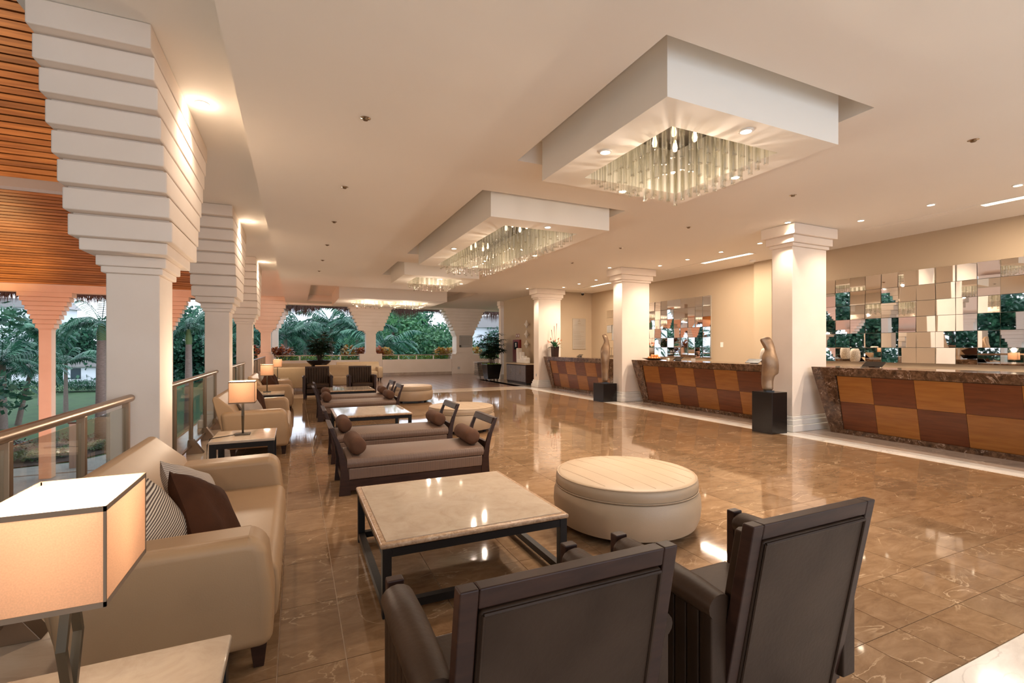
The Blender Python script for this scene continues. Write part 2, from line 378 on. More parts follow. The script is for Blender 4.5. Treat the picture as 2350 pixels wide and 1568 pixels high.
rest = MB()
for i, t in enumerate(tiles):
    if i < 294:
        o = link('tile', slab_mesh(t[1] - t[0] - 2 * G, t[3] - t[2] - 2 * G, .006, M['floor'], 'tile'), None, fl, ((t[0] + t[1]) / 2, (t[2] + t[3]) / 2, 0))
    else: rest.box(t[0] + G, t[1] - G, t[2] + G, t[3] - G, -.006, 0)
r_ = obj('tiles_beyond', rest, M['floor'], fl); r_['kind'] = 'stuff'
obj('cream_paving', MB().box(-1.76, -.823, -5, 25.5, -.006, 0), M['cream'], fl)
obj('white_paving', MB().box(-.82, 12.2, -5, 1.157, -.006, 0), M['white_marble'], fl)
obj('white_strip', MB().box(7.63, 7.98, 1.16, 20.7, -.006, 0), M['white_marble'], fl)
obj('taupe_border', MB().box(7.983, 8.9, 1.16, 16.4, -.006, 0).box(7.983, 8.9, 16.4, 20.7, -.006, 0), M['strip2'], fl)
obj('desk_floor', MB().box(8.903, 11.2, 1.16, 16.4, -.006, 0), M['strip2'], fl)
obj('pale_band', MB().box(-.82, 7.627, 15.253, 16.5, -.006, 0), M['cream'], fl)
tb = MB()
x = -.82
while x < 12.1:
    y = 16.5
    while y < 25.5:
        x1 = min(x + .4, 12.1)
        if not (x >= 7.6 and y < 20.7): tb.box(x + .004, x1 - .004, y + .004, min(y + .4, 25.55) - .004, -.006, 0)
        y += .4
    x += .4
t_ = obj('terracotta_tiles', tb, M['terra'], fl); t_['kind'] = 'stuff'

# ---- ceiling with coffers
CZ = 3.68; RZ = 3.95
def plate(mb, x0, x1, y0, y1, z, holes, up=None):
    xs = sorted({x0, x1, *[h[0] for h in holes], *[h[1] for h in holes]}); ys = sorted({y0, y1, *[h[2] for h in holes], *[h[3] for h in holes]})
    xs = [x for x in xs if x0 <= x <= x1]; ys = [y for y in ys if y0 <= y <= y1]
    for i in range(len(xs) - 1):
        for j in range(len(ys) - 1):
            cx, cy = (xs[i] + xs[i + 1]) / 2, (ys[j] + ys[j + 1]) / 2
            if any(h[0] < cx < h[1] and h[2] < cy < h[3] for h in holes): continue
            mb.quad((xs[i], ys[j], z), (xs[i], ys[j + 1], z), (xs[i + 1], ys[j + 1], z), (xs[i + 1], ys[j], z))
    if up:
        for h in holes: walls(mb, h, z, up)
def walls(mb, h, z0, z1):
    a, b, c, d = h
    for p, q in (((a, c), (b, c)), ((b, c), (b, d)), ((b, d), (a, d)), ((a, d), (a, c))):
        mb.quad((*p, z0), (*q, z0), (*q, z1), (*p, z1))
RECS = [(2.35, 4.79, 2.57, 5.02), (2.35, 4.79, 6.16, 11.08), (2.35, 4.79, 12.2, 14.62), (.47, 6.69, 18.05, 24.3)]
BOXES = [(2.56, 4.63, 2.79, 4.80), (2.57, 4.65, 6.40, 10.87), (2.57, 4.65, 12.45, 14.40), (1.5, 5.77, 19.3, 23.4)]
HOLES = [[(2.94, 4.28, 3.15, 4.51)], [(2.96, 4.29, 6.80, 10.69)], [(2.96, 4.29, 12.80, 14.12)], [(2.14, 3.5, 20.0, 21.5), (3.72, 5.14, 20.0, 21.5)]]
SLOTS = [(9.50, 9.72, 1.6, 5.34), (9.50, 9.72, 7.7, 10.4), (9.55, 9.75, 13.2, 15.3)]
cm = MB()
plate(cm, -.47, 12.3, -2.8, 26.0, CZ, RECS, RZ)
cm.quad((-.47, -2.8, CZ), (-.47, 26, CZ), (-.47, 26, RZ), (-.47, -2.8, RZ))
cm.box(-.47, 12.3, -2.8, 26.0, RZ, RZ + .2)
ce = obj('ceiling', cm, M['ceil']); ce['kind'] = 'structure'
ce2 = obj('ceiling_veranda', MB().box(-1.8, -.47, -2.8, 25.9, RZ, RZ + .2), M['ceil']); ce2['kind'] = 'structure'
TRAYL = ['square suspended plaster ceiling coffer nearest the camera, around the first chandelier',
         'long suspended plaster ceiling coffer, second from the camera, around the long chandelier',
         'small square suspended plaster ceiling coffer, third from the camera',
         'widest suspended plaster ceiling coffer, at the far end before the garden arches']
for i, (b, hs) in enumerate(zip(BOXES, HOLES)):
    t = thing('ceiling_coffer', TRAYL[i], 'ceiling coffer', ((b[0] + b[1]) / 2, (b[2] + b[3]) / 2, RZ), 0, 'suspended ceiling coffers')
    cx, cy = t.location.x, t.location.y
    rb = lambda h: (h[0] - cx, h[1] - cx, h[2] - cy, h[3] - cy)
    m1 = MB(); plate(m1, *rb(b), 3.40 - RZ, [rb(h) for h in hs], -.001)
    walls(m1, rb(b), 3.40 - RZ, -.001)
    me = m1.mesh('coffer_box'); link('coffer_box', me, M['ceil'], t)
# cove slots
for i, s in enumerate(SLOTS):
    t = thing('cove_slot', 'glowing linear ceiling slot over the %s reception desk from the camera' % ORD[i], 'light slot', ((s[0] + s[1]) / 2, (s[2] + s[3]) / 2, CZ), 0, 'linear ceiling slots')
    w, d = (s[1] - s[0]) / 2, (s[3] - s[2]) / 2
    obj('frame', MB().box(-w, -w + .03, -d, d, -.008, -.001).box(w - .03, w, -d, d, -.008, -.001).box(-w + .03, w - .03, -d, -d + .03, -.008, -.001).box(-w + .03, w - .03, d - .03, d, -.008, -.001), M['ceil'], t)
    obj('glow_strip', MB().box(-w + .03, w - .03, -d + .03, d * .1, -.005, -.001), M['cove'], t)
    obj('dark_strip', MB().box(-w + .03, w - .03, d * .1, d - .03, -.004, -.001), M['ceil'], t)
    light('AREA', (0, -d * .4, -.03), 26 * K_DOWN, WARM, .12, (0, 0, 0), t, sy=d)

# ---- walls on the right
XW = 10.9
def wall(name, mb, m='wall'):
    o = obj(name, mb, M[m]); o['kind'] = 'structure'; return o
wr = wall('wall_right', MB().box(XW, XW + .2, -5, 16.2, 0, CZ))
wall('wall_alcove', MB().box(9.1, XW, 16.2, 16.4, 0, CZ))
wall('wall_far_right', MB().box(8.92, 9.1, 16.4, 20.58, 0, CZ))
wall('wall_garden_side', MB().box(9.13, 12.3, 20.72, 20.92, 0, CZ), 'plaster')
wall('wall_pilaster', MB().box(10.72, 10.895, 8.05, 8.55, 0, CZ))
wall('wall_end_right', MB().box(12.1, 12.3, 20.92, 26, 0, CZ), 'plaster')
# pilaster at far right
wall('wall_rear_skyblock', MB().box(-13.2, -1.8, -5.2, -5, GZ if False else -3.9, 9.7), 'plaster')  # unseen wall, added to keep cool sky light out of the atrium
p = thing('pilaster', 'slim cream pilaster at the far right corner behind the potted palm', 'column', (8.93, 20.82, 0))
obj('shaft', MB().box(-.12, .14, -.14, .1, .22, 3.34), M['plaster'], p, bevel=.008)
obj('capital', MB().box(-.16, .18, -.18, .12, 3.34, 3.46).box(-.2, .2, -.22, .12, 3.46, CZ - .002), M['plaster'], p, bevel=.008)
obj('plinth', MB().box(-.17, .19, -.19, .12, 0, .22), M['trim'], p, bevel=.01)

# ---- square reception columns
RC = [(8.02, 5.62), (8.14, 10.62), (8.23, 15.72)]
RCL = ['white square column nearest the camera, between the first and second reception desks',
       'middle white square column, between the second and third reception desks',
       'farthest white square column, at the left end of the third reception desk']
for i, (x, y) in enumerate(RC):
    t = thing('square_column', RCL[i], 'column', (x + .475, y + .2, 0), 0, 'square columns along the reception desks')
    w, d = .475, .2
    obj('shaft', MB().box(-w, w, -d, d, .27, 3.3), M['plaster'], t, bevel=.01)
    for k, (z0, z1, e) in enumerate([(3.30, 3.36, .035), (3.36, 3.49, .075), (3.49, CZ - .002, .13)]):
        obj('capital_step', MB().box(-w - e, w + e, -d - e, d + e, z0, z1), M['plaster'], t, bevel=.012)
    for k, (z0, z1, e) in enumerate([(0, .12, .075), (.12, .21, .05), (.21, .27, .025)]):
        obj('base_step', MB().box(-w - e, w + e, -d - e, d + e, z0, z1), M['trim'], t, bevel=.012)
    if i == 2:
        obj('socket', MB().box(-w - .006, -w - .001, -.05, .03, .40, .50), M['steel'], t)

# ---- corbelled lounge columns
def corbel(label, cx, cy, hx, hy, bot, tiers, axis, z0, z1, group, capz=None, ped=None, base=False, thin=None, mat_='plaster', steps=None):
    """tiers: (half start, half end, n) growing along axis from z0 to z1"""
    t = thing('corbelled_column', label, 'column', (cx, cy, 0), 0, group)
    a, b, n, cross = tiers
    st = steps or [(.035, .04, z0 - .25, z0 - .19), (.06, .045, z0 - .19, z0 - .1), (.25, .11, z0 - .1, z0)]
    top = st[0][2]
    pb = ped[4] if ped else bot
    obj('shaft', MB().box(-hx, hx, -hy, hy, pb, top + .001), M[mat_], t, bevel=.01)
    for e1, e2, q0, q1 in st:
        ex, ey = (e1, e2) if axis == 'x' else (e2, e1)
        obj('cap_step', MB().box(-hx - ex, hx + ex, -hy - ey, hy + ey, q0, q1), M[mat_], t, bevel=.01)
    dz = (z1 - z0) / n
    for k in range(n):
        h = a + (b - a) * k / (n - 1)
        if axis == 'y': bx = (-cross, cross, -h, h)
        else: bx = (-h, h, -cross, cross)
        zt = z0 + dz * (k + 1) - (.012 if axis == 'y' else .02) if k < n - 1 else z1 - .001
        mb = MB().box(*bx, z0 + dz * k, zt)
        o = obj('tier', mb, M[mat_], t, bevel=.012, seg=2)
    cr = cross - .02
    for k in range(n - 1):
        h = a + (b - a) * k / (n - 1) - .02
        bx = (-cr, cr, -h, h) if axis == 'y' else (-h, h, -cr, cr)
    # recessed joints between tiers
    jm = MB()
    for k in range(n - 1):
        h = a + (b - a) * k / (n - 1) - .03; c2 = cross - .03; zt = z0 + dz * (k + 1)
        jm.box(*((-c2, c2, -h, h) if axis == 'y' else (-h, h, -c2, c2)), zt - .021, zt + .001)
    obj('joint_core', jm, M[mat_], t)
    if ped:
        x0, x1, y0, y1, zt = ped
        obj('pedestal', MB().box(x0, x1, y0, y1, bot, zt - .1), M[mat_], t, bevel=.006)
        obj('pedestal_cap', MB().prism([(-hx - .05, zt - .1), (hx + .05, zt - .1), (hx + .02, zt - .03), (hx, zt), (-hx, zt), (-hx - .02, zt - .03)], -hy - .03, hy + .03), M[mat_], t)
    if base:
        for q0, q1, e in [(0, .14, .10), (.14, .24, .06), (.24, .30, .03)]:
            obj('base_step', MB().box(-hx - e, hx + e, -hy - e, hy + e, q0, q1), M['trim'], t, bevel=.012)
    return t
LY = [5.65, 10.71, 15.85]
LL = ['huge white corbelled column nearest the camera, behind the first sofa', 'second white corbelled column from the camera, behind the second sofa', 'third white corbelled column from the camera, behind the far sofa']
for i, y in enumerate(LY):
    corbel(LL[i], -1.36, y, .20, .25, 0, (.57, 1.25, 8, .36), 'y', 2.43, RZ, 'corbelled columns along the railing', base=True,
           steps=[(.03, .03, 2.17, 2.23), (.05, .06, 2.23, 2.325), (.25, .11, 2.325, 2.43)])
YB = 25.6
corbel('corbelled corner column at the left end of the far garden arches', -1.33, YB + .22, .22, .22, 0, (.47, 1.02, 8, .24), 'x', 2.43, RZ, 'corbelled columns of the far arches', ped=(-.35, .33, -.23, .23, 1.25),
       steps=[(.04, .02, 2.2, 2.26), (.09, .03, 2.26, 2.35), (.2, .04, 2.35, 2.43)])
corbel('middle corbelled column of the far garden arches, behind the armchairs', 3.55, YB + .25, .25, .25, 0, (.65, 1.12, 7, .27), 'x', 2.43, CZ, 'corbelled columns of the far arches', ped=(-.56, .57, -.26, .26, 1.25),
       steps=[(.05, .02, 2.22, 2.30), (.12, .03, 2.30, 2.36), (.36, .04, 2.36, 2.43)])
corbel('broad corbelled column with a wall plaque at the right end of the far arches', 8.68, YB + .4, .48, .4, 0, (.6, 1.22, 8, .42), 'x', 2.3, CZ, 'corbelled columns of the far arches', ped=(-.75, .91, -.42, .42, 1.22),
       steps=[(.03, .02, 2.12, 2.18), (.06, .025, 2.18, 2.24), (.09, .03, 2.24, 2.3)])
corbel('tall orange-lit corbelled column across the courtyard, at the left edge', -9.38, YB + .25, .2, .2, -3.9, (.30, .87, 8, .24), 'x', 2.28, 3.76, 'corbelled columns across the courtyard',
       steps=[(.01, .01, 2.2, 2.23), (.02, .02, 2.23, 2.25), (.03, .03, 2.25, 2.28)], mat_='light_tint')
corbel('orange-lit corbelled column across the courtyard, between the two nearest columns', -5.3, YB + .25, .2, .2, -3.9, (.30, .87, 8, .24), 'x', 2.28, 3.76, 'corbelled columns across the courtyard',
       steps=[(.01, .01, 2.2, 2.23), (.02, .02, 2.23, 2.25), (.03, .03, 2.25, 2.28)], mat_='light_tint')
corbel('slim outer column behind the far left corner column', -1.02, 28.2, .16, .16, -3.9, (.3, .75, 5, .2), 'x', 2.5, 3.7, 'outer veranda columns', steps=[(.02, .02, 2.4, 2.5)] * 1, mat_='trim')
bm_ = wall('trim_1', MB().box(-13, -1.9, YB, YB + .5, 3.76, 4.06).box(-13, -1.9, YB + .12, YB + .5, 4.06, 4.6), 'light_tint')
wall('trim_2', MB().box(-.4, 12.1, YB + .05, YB + .5, 3.6, CZ), 'ceil')
# parapet
def parapet(name, x0, x1):
    wall(name, MB().box(x0, x1, YB + .02, YB + .22, 0, .84), 'plaster')
parapet('wall_back_left', -.98, 2.98); parapet('wall_back_middle', 4.13, 7.92); parapet('wall_back_right', 9.6, 12.1)
bb = MB()
for a, b in ((-.98, 2.98), (4.13, 7.92), (9.6, 12.1)): bb.box(a, b, YB, YB + .02, 0, .14)
bb_ = wall('baseboard_back', bb, 'strip2')
bk = wall('wall_planter', MB().box(-.98, 12.1, YB + 1.6, YB + 1.7, -.5, .8), 'plaster')
wall('planter_soil', MB().box(-.98, 12.1, YB + .22, YB + 1.6, .4, .7), 'mulch')
for i, (a, b, posts) in enumerate(((-.98, 2.98, (.16, 2.05)), (4.13, 7.92, (5.0, 5.96, 6.91)), (9.6, 12.0, (10.6,)))):
    t = thing('parapet_rail', ['pale handrail on the parapet of the left far arch', 'pale handrail on the parapet of the middle far arch', 'pale handrail on the parapet right of the plaque column'][i], 'railing', (a, YB + .12, .84), 0, 'rails on the far parapets')
    obj('handrail', MB().box(0, b - a, -.03, .03, .21, .26), M['metal'], t, bevel=.01)
    for q in posts: obj('post', MB().box(q - a - .03, q - a + .03, -.02, .02, 0, .21), M['trim'], t)

for k in range(4):
    corbel('corbelled column on the west side of the courtyard, %s from the left in the mirrors' % ORD[k], -12.9, 4 + 5.2 * k, .25, .25, -3.9, (.35, 1.25, 8, .3), 'y', 2.2, 3.7, 'west columns seen in the mirrors', steps=[(.02, .02, 2.1, 2.2)])
# ---- timber ceiling of the atrium
def timber(name, y0, z0, ang, nsl, pitch, x0, x1):
    root = bpy.data.objects.new(name, None); COL.objects.link(root); root['kind'] = 'structure'
    root.location = (0, y0, z0); root.rotation_euler = (R(-ang), 0, 0)
    L = nsl * pitch
    obj('backing', MB().box(x0, x1, -L, 0, .05, .09), M['slat_gap'], root)
    me = MB().box(x0, x1, -pitch * .40, pitch * .40, 0, .05).mesh('slat'); me.materials.append(M['slat'])
    # each slat is a run of boards end to end
    for k in range(nsl):
        xo = x0
        o = link('slat', me, None, root, (0, -(k + .5) * pitch, random.uniform(-.006, .006)))
    return root
timber('ceiling_timber_far', YB, 4.07, 30, 56, .154, -13, -1.8)
timber('ceiling_timber_near', 14.0, 5.22, 30, 52, .166, -13, -1.8)
bmn = wall('trim_3', MB().box(-13, -1.8, 14.0, 14.3, 5.02, 5.3), 'roof')
wall('ceiling_atrium_skyblock', MB().box(-13, -1.8, -5, 17, 9.6, 9.8), 'slat_gap')  # unseen lid, added to darken the atrium by shutting out the sky
wall('wall_left', MB().box(-13.2, -13, -5, YB, 3.7, 9.7), 'plaster')
wall('wall_fascia', MB().box(-1.8, -1.7, -5, 25.9, RZ + .2, 8), 'plaster')

# ================================================================== DOWNLIGHTS AND SPRINKLERS
dl = thing('downlight', '', 'downlight', (8.85, 3.0, CZ), 0, 'downlights over the reception desks')
obj('trim_ring', MB().lathe([(.05, -.001), (.062, -.001), (.062, -.008), (.046, -.012), (.042, -.004), (.042, -.001)], n=20, cap=False), M['trim'], dl, smooth=True)
obj('lamp', MB().lathe([(.041, -.003), (.041, -.006)], n=16), M['down'], dl)
def downlight(x, y, z, label, group, power, proto=dl, cone=110, rot=(0, 0, 0), pt=False):
    o = dup(proto, (x, y, z), label, group=group)
    if pt: light('POINT', (0, 0, -.09), power * .02 * K_DOWN, WARM, .03, parent=o)
    if power: light('SPOT', (0, 0, -.02), power * K_DOWN, WARM, .035, rot, o, R(cone), .8)
    return o
for i, y in enumerate([2.0, 3.0, 3.96, 4.95, 6.9, 7.9, 8.92, 9.9, 11.28, 12.86, 13.88, 14.91][1:]):
    downlight(8.83, y, CZ, '%s downlight from the right in the row above the reception desks' % ORD[i], 'downlights over the reception desks', 26, cone=125)
for i, y in enumerate([5.5 - .25, 10.42, 15.5]):
    downlight(7.80, y + .3, CZ, 'downlight in front of the %s square column, grazing its left face' % ORD[i], 'downlights washing the square columns', 34, cone=95)
for i, (x, y) in enumerate([(-.86, 5.63), (-.86, 10.55), (-.86, 15.4)]):
    downlight(x, y, RZ, 'bright downlight beside the top of the %s corbelled column' % ORD[i], 'downlights beside the corbelled columns', 30, pt=True, cone=120)
def trl(px, py):
    p = at(px, py, z=3.4); return p.x, p.y
TL = [((1712, 300), (1389, 348), (1687, 406), (1428, 439)), ((1257, 521), (1042, 570), (1228, 586)), ((1011, 640), (1058, 651))]
pos = ['on the right of', 'on the left of', 'beyond', 'at the far corner of']
for i, pts in enumerate(TL):
    for k, q in enumerate(pts):
        x, y = trl(*q)
        x = min(max(x, BOXES[i][0] + .1), BOXES[i][1] - .1); y = min(max(y, BOXES[i][2] + .1), BOXES[i][3] - .1)
        z = 3.4
        downlight(x, y, z, 'spotlight in the underside of the %s coffer, %s its chandelier' % (ORD[i], pos[k]), 'spotlights in the ceiling coffers', 45, cone=120)
COL.objects.unlink(dl)
for c in list(dl.children): bpy.data.objects.remove(c)
bpy.data.objects.remove(dl)
sp = thing('sprinkler', '', 'sprinkler', (.6, 4.69, CZ), 0, 'sprinklers')
obj('plate', MB().lathe([(.048, -.001), (.048, -.004), (.030, -.010), (.030, -.001)], n=20), M['chrome'], sp, smooth=True)
obj('head', MB().lathe([(.028, -.010), (.022, -.022), (.010, -.024)], n=14), M['dim'], sp, smooth=True)
n_ = 0
for k, y in enumerate([4.69, 6.82, 8.79, 10.83, 12.78, 14.63]):
    dup(sp, (.6, y, CZ), '%s ceiling sprinkler from the camera in the row left of the coffers' % ORD[k], group='sprinklers left of the coffers')
for k, y in enumerate([2.54, 4.53, 6.52, 8.5, 10.51]):
    dup(sp, (6.48, y, CZ), '%s ceiling sprinkler from the camera in the row right of the coffers' % ORD[k], group='sprinklers right of the coffers')
for c in list(sp.children): bpy.data.objects.remove(c)
bpy.data.objects.remove(sp)
t = thing('smoke_detector', 'white smoke detector on the ceiling left of the nearest square column', 'smoke detector', tuple(at(1727, 597, z=CZ)))
obj('body', MB().lathe([(.075, -.001), (.075, -.03), (.05, -.055), (.02, -.06)], n=20), M['white'], t, smooth=True)
t = thing('dome_camera', 'small black dome camera high in the corner above the wall plaque', 'camera', (10.4, 16.08, CZ))
obj('mount', MB().lathe([(.07, -.001), (.07, -.04)], n=20), M['white'], t, smooth=True)
obj('dome', MB().lathe([(.062, -.04), (.06, -.07), (.045, -.10), (.02, -.115), (.003, -.118)], n=20), M['black'], t, smooth=True)

# ================================================================== CHANDELIERS
tube_me = {}
def tubemesh(L):
    k = round(L, 2)
    if k not in tube_me:
        mb = MB(); n = 10; r = .021
        mb.rings([[(rr * math.cos(2 * PI * i / n), rr * math.sin(2 * PI * i / n), z) for i in range(n)] for rr, z in ((r, 0), (r, -k + .012), (r * 1.12, -k + .005), (r * 1.12, -k), (r * .8, -k), (r * .8, -k + .02))], cap=False)
        me = mb.mesh('glass_tube'); me.polygons.foreach_set('use_smooth', [True] * len(me.polygons)); me.materials.append(M['tube']); tube_me[k] = me
    return tube_me[k]
def ringpts(hx, hy, sp):
    pts = []; nx = max(2, round(2 * hx / sp)); ny = max(2, round(2 * hy / sp))
    for i in range(nx): pts.append((-hx + 2 * hx * i / nx, -hy)); pts.append((hx - 2 * hx * i / nx, hy))
    for j in range(ny): pts.append((hx, -hy + 2 * hy * j / ny)); pts.append((-hx, hy - 2 * hy * j / ny))
    return pts
def chandelier(hole, label, rings, power, top=RZ - .06, nb=3):
    cx, cy = (hole[0] + hole[1]) / 2, (hole[2] + hole[3]) / 2
    t = thing('chandelier', label, 'chandelier', (cx, cy, RZ - .002), 0, 'glass tube chandeliers in the coffers')
    hx, hy = (hole[1] - hole[0]) / 2 - .04, (hole[3] - hole[2]) / 2 - .04
    obj('canopy_plate', MB().box(-hx, hx, -hy, hy, -.05, 0), M['canopy'], t, bevel=.005)
    for ins, sp_, zb in rings:
        for (x, y) in ringpts(hx - ins, hy - ins, sp_):
            L = RZ - .052 - zb + random.choice([-.02, 0, .02])
            link('glass_tube', tubemesh(L), None, t, (x, y, -.05), (0, 0, random.random()))
    ys_ = [(-hy + hy * 2 * (k + .5) / nb) for k in range(nb)] if hy > 1 else [0]
    for yy in ys_:
        for q in range(4):
            dx, dy = [(-.14, -.14), (.14, -.14), (.14, .14), (-.14, .14)][q]
            obj('bulb', MB().lathe([(.012, 0), (.018, -.03), (.028, -.08), (.02, -.115), (.004, -.125)], n=10), M['bulb'], t, (dx, yy + dy, -.20), smooth=True)
        obj('bulb_stem', MB().box(-.15, .15, -.15, .15, -.2, -.17).box(-.012, .012, -.012, .012, -.17, -.05), M['canopy'], t, (0, yy, 0))
        for qx, qy in ((-.2, -.2), (.2, .2)): light('POINT', (qx, yy + qy, -.84), power * K_CHAND * .75, WARM, .03, parent=t)
    return t
chandelier(HOLES[0][0], 'glass tube chandelier nearest the camera, square', [(.03, .105, 3.30), (.13, .11, 3.22), (.24, .115, 3.16)], 105)
chandelier(HOLES[1][0], 'long glass tube chandelier, second from the camera', [(.03, .13, 3.28), (.15, .135, 3.2), (.27, .15, 3.14)], 80, nb=2)
chandelier(HOLES[2][0], 'small square glass tube chandelier, third from the camera', [(.03, .13, 3.26), (.16, .14, 3.18)], 90)
chandelier(HOLES[3][0], 'left of the two dimmer chandeliers in the farthest coffer', [(.03, .15, 3.26), (.18, .17, 3.18)], 200)
chandelier(HOLES[3][1], 'right of the two dimmer chandeliers in the farthest coffer', [(.03, .15, 3.26), (.18, .17, 3.18)], 200)

# ================================================================== RAILINGS
def railing(label, y0, y1, posts, endcap=True):
    t = thing('glass_railing', label, 'railing', (-1.35, y0, 0), 0, 'bronze and glass railing along the veranda')
    L = y1 - y0
    rc = MB(); rc.tube([(0, 0, 1.045), (0, L - .03, 1.045)], .034, 16)
    obj('handrail', rc, M['metal'], t, smooth=True)
    obj('end_knob', MB().lathe([(.034, 0), (.033, .012), (.025, .025), (.01, .032)], n=16), M['metal'], t, (0, L - .03, 1.045), (-PI / 2, 0, 0), smooth=True)
    for k, q in enumerate(posts):
        p = obj('post', MB().box(-.025, .025, -.02, .02, .0, 1.02), M['metal'], t, (0, q - y0, 0), bevel=.004)
        obj('foot', MB().prism([(-.05, 0), (.16, 0), (.03, .20), (-.03, .20)], -.055, .055), M['metal'], t, (0, q - y0, 0), bevel=.004)
    edges = sorted(posts)
    for a, b in zip(edges[:-1], edges[1:]):
        obj('glass_pane', MB().box(-.005, .005, a - y0 + .025, b - y0 - .025, .13, .98), M['glass'], t)
        obj('bottom_rail', MB().box(-.015, .015, a - y0 + .022, b - y0 - .022, .095, .125), M['metal'], t)
    return t
railing('bronze handrail and glass railing nearest the camera, behind the near lampshade', .2, 5.30, [.45, 1.4, 2.33, 3.27, 4.22, 5.16])
railing('glass railing between the first and second corbelled columns', 5.95, 10.35, [6.0, 6.95, 7.96, 9.07, 10.14])
railing('glass railing between the second and third corbelled columns', 11.05, 15.5, [11.1, 12.0, 12.96, 14.1, 15.25])
railing('farthest glass railing, from the third corbelled column to the far wall', 16.3, 25.35, [16.4 + 1.1 * k for k in range(9)])

# ================================================================== RECEPTION DESKS
def desk(label, y0, y1, panels, i):
    """y0 = near(right) end, y1 = far(left) end; front leans"""
    t = thing('reception_desk', label, 'reception desk', (8.6, (y0 + y1) / 2, 0), 0, 'reception desks')
    c = (y0 + y1) / 2; a, b = y0 - c, y1 - c; H = 1.152
    xt, xb = -.22, .03   # front top / bottom x
    fx = lambda z: xb + (xt - xb) * z / H
    # stone frame: left leg, right leg, slab, base strip
    def leg(yb0, yb1, yt0, yt1, nm):
        v = []
        for z, ya, yb in ((0, yb0, yb1), (H - .14, yt0, yt1)):
            v.append([(fx(z), ya, z), (fx(z), yb, z), (fx(z) + .5, yb, z), (fx(z) + .5, ya, z)])
        obj(nm, MB().rings(v), M['emper'], t, bevel=.004)
    leg(b - .22, b, b - .22 + .02, b + .17, 'stone_leg')
    leg(a, a + .22, a - .17, a + .2, 'stone_leg')
    sl = MB().rings([[(fx(z), a - .19 + (H - z) * .1, z), (fx(z), b + .19 - (H - z) * .1, z), (fx(z) + .85, b + .19, z), (fx(z) + .85, a - .19, z)] for z in (H - .14, H)])
    obj('stone_counter', sl, M['emper'], t, bevel=.006)
    obj('base_strip', MB().rings([[(fx(z), a + .22, z), (fx(z), b - .22, z), (fx(z) + .2, b - .22, z), (fx(z) + .2, a + .22, z)] for z in (0, .085)]), M['emper'], t)
    obj('carcass', MB().rings([[(fx(z) + .045, a + .2, z), (fx(z) + .045, b - .2, z), (fx(z) + .48, b - .2, z), (fx(z) + .48, a + .2, z)] for z in (.085, H - .14)]), M['darkwood'], t)
    zs = [.085, .565, H - .145]
    for j in range(2):
        for k in range(len(panels) - 1):
            p0, p1 = panels[k] - c, panels[k + 1] - c
            lo, hi = min(p0, p1) + .002, max(p0, p1) - .002
            z0, z1 = zs[j] + .002, zs[j + 1] - .002
            pm = MB().rings([[(fx(z) + .022, lo, z), (fx(z) + .022, hi, z), (fx(z) + .045, hi, z), (fx(z) + .045, lo, z)] for z in (z0, z1)])
            dark = (k + j + i) % 2 == (0 if i != 1 else 0)
            o = obj('wood_panel', pm, M['wood_d'] if dark else M['wood_l'], t)
            o['label'] = 'darker brown veneer panel' if dark else 'lighter orange brown veneer panel'
    return t
desk('reception desk nearest the camera, at the right edge, dark marble around chequered wood panels', 1.75, 5.33, [5.11, 4.58, 4.0, 3.42, 2.83, 2.25, 1.97], 0)
desk('middle reception desk with a fruit platter, dark marble around chequered wood panels', 6.35, 10.33, [10.11, 9.53, 8.94, 8.35, 7.75, 7.15, 6.57], 0)
desk('farthest reception desk with a flower vase, dark marble around chequered wood panels', 11.5, 15.43, [15.21, 14.74, 14.16, 13.55, 12.95, 12.35, 11.72], 0)

# ---- mirror walls
def mirror(label, ya, yb, z0, z1, ncol, nrow, x=XW):
    t = thing('mirror_mosaic', label, 'mirror', (x, (ya + yb) / 2, z0), 0, 'mosaic mirrors behind the desks')
    dy = (yb - ya) / ncol; dz = (z1 - z0) / nrow
    obj('backing', MB().box(-.022, -.002, -(yb - ya) / 2, (yb - ya) / 2, 0, z1 - z0), M['mirror_b'], t)
    me = MB().box(-.006, .0, -dy / 2 + .004, dy / 2 - .004, -dz / 2 + .004, dz / 2 - .004).mesh('mirror_tile'); me.materials.append(M['mirror'])
    for i in range(ncol):
        for j in range(nrow):
            link('mirror_tile', me, None, t, (-.042, -(yb - ya) / 2 + dy * (i + .5), dz * (j + .5)), (0, R(random.uniform(-2.2, 2.2)), R(random.uniform(-4.5, 4.5))))
    return t
mirror('mosaic of tilted square mirrors behind the nearest reception desk', 3.0, 7.2, 1.19, 2.99, 14, 6)
mirror('mosaic of tilted square mirrors behind the middle reception desk', 10.08, 13.0, 1.19, 3.0, 10, 6)
mirror('mosaic mirror behind the farthest reception desk, half hidden by the middle column', 12.9 + .3, 15.1, 1.19, 2.9, 6, 6)

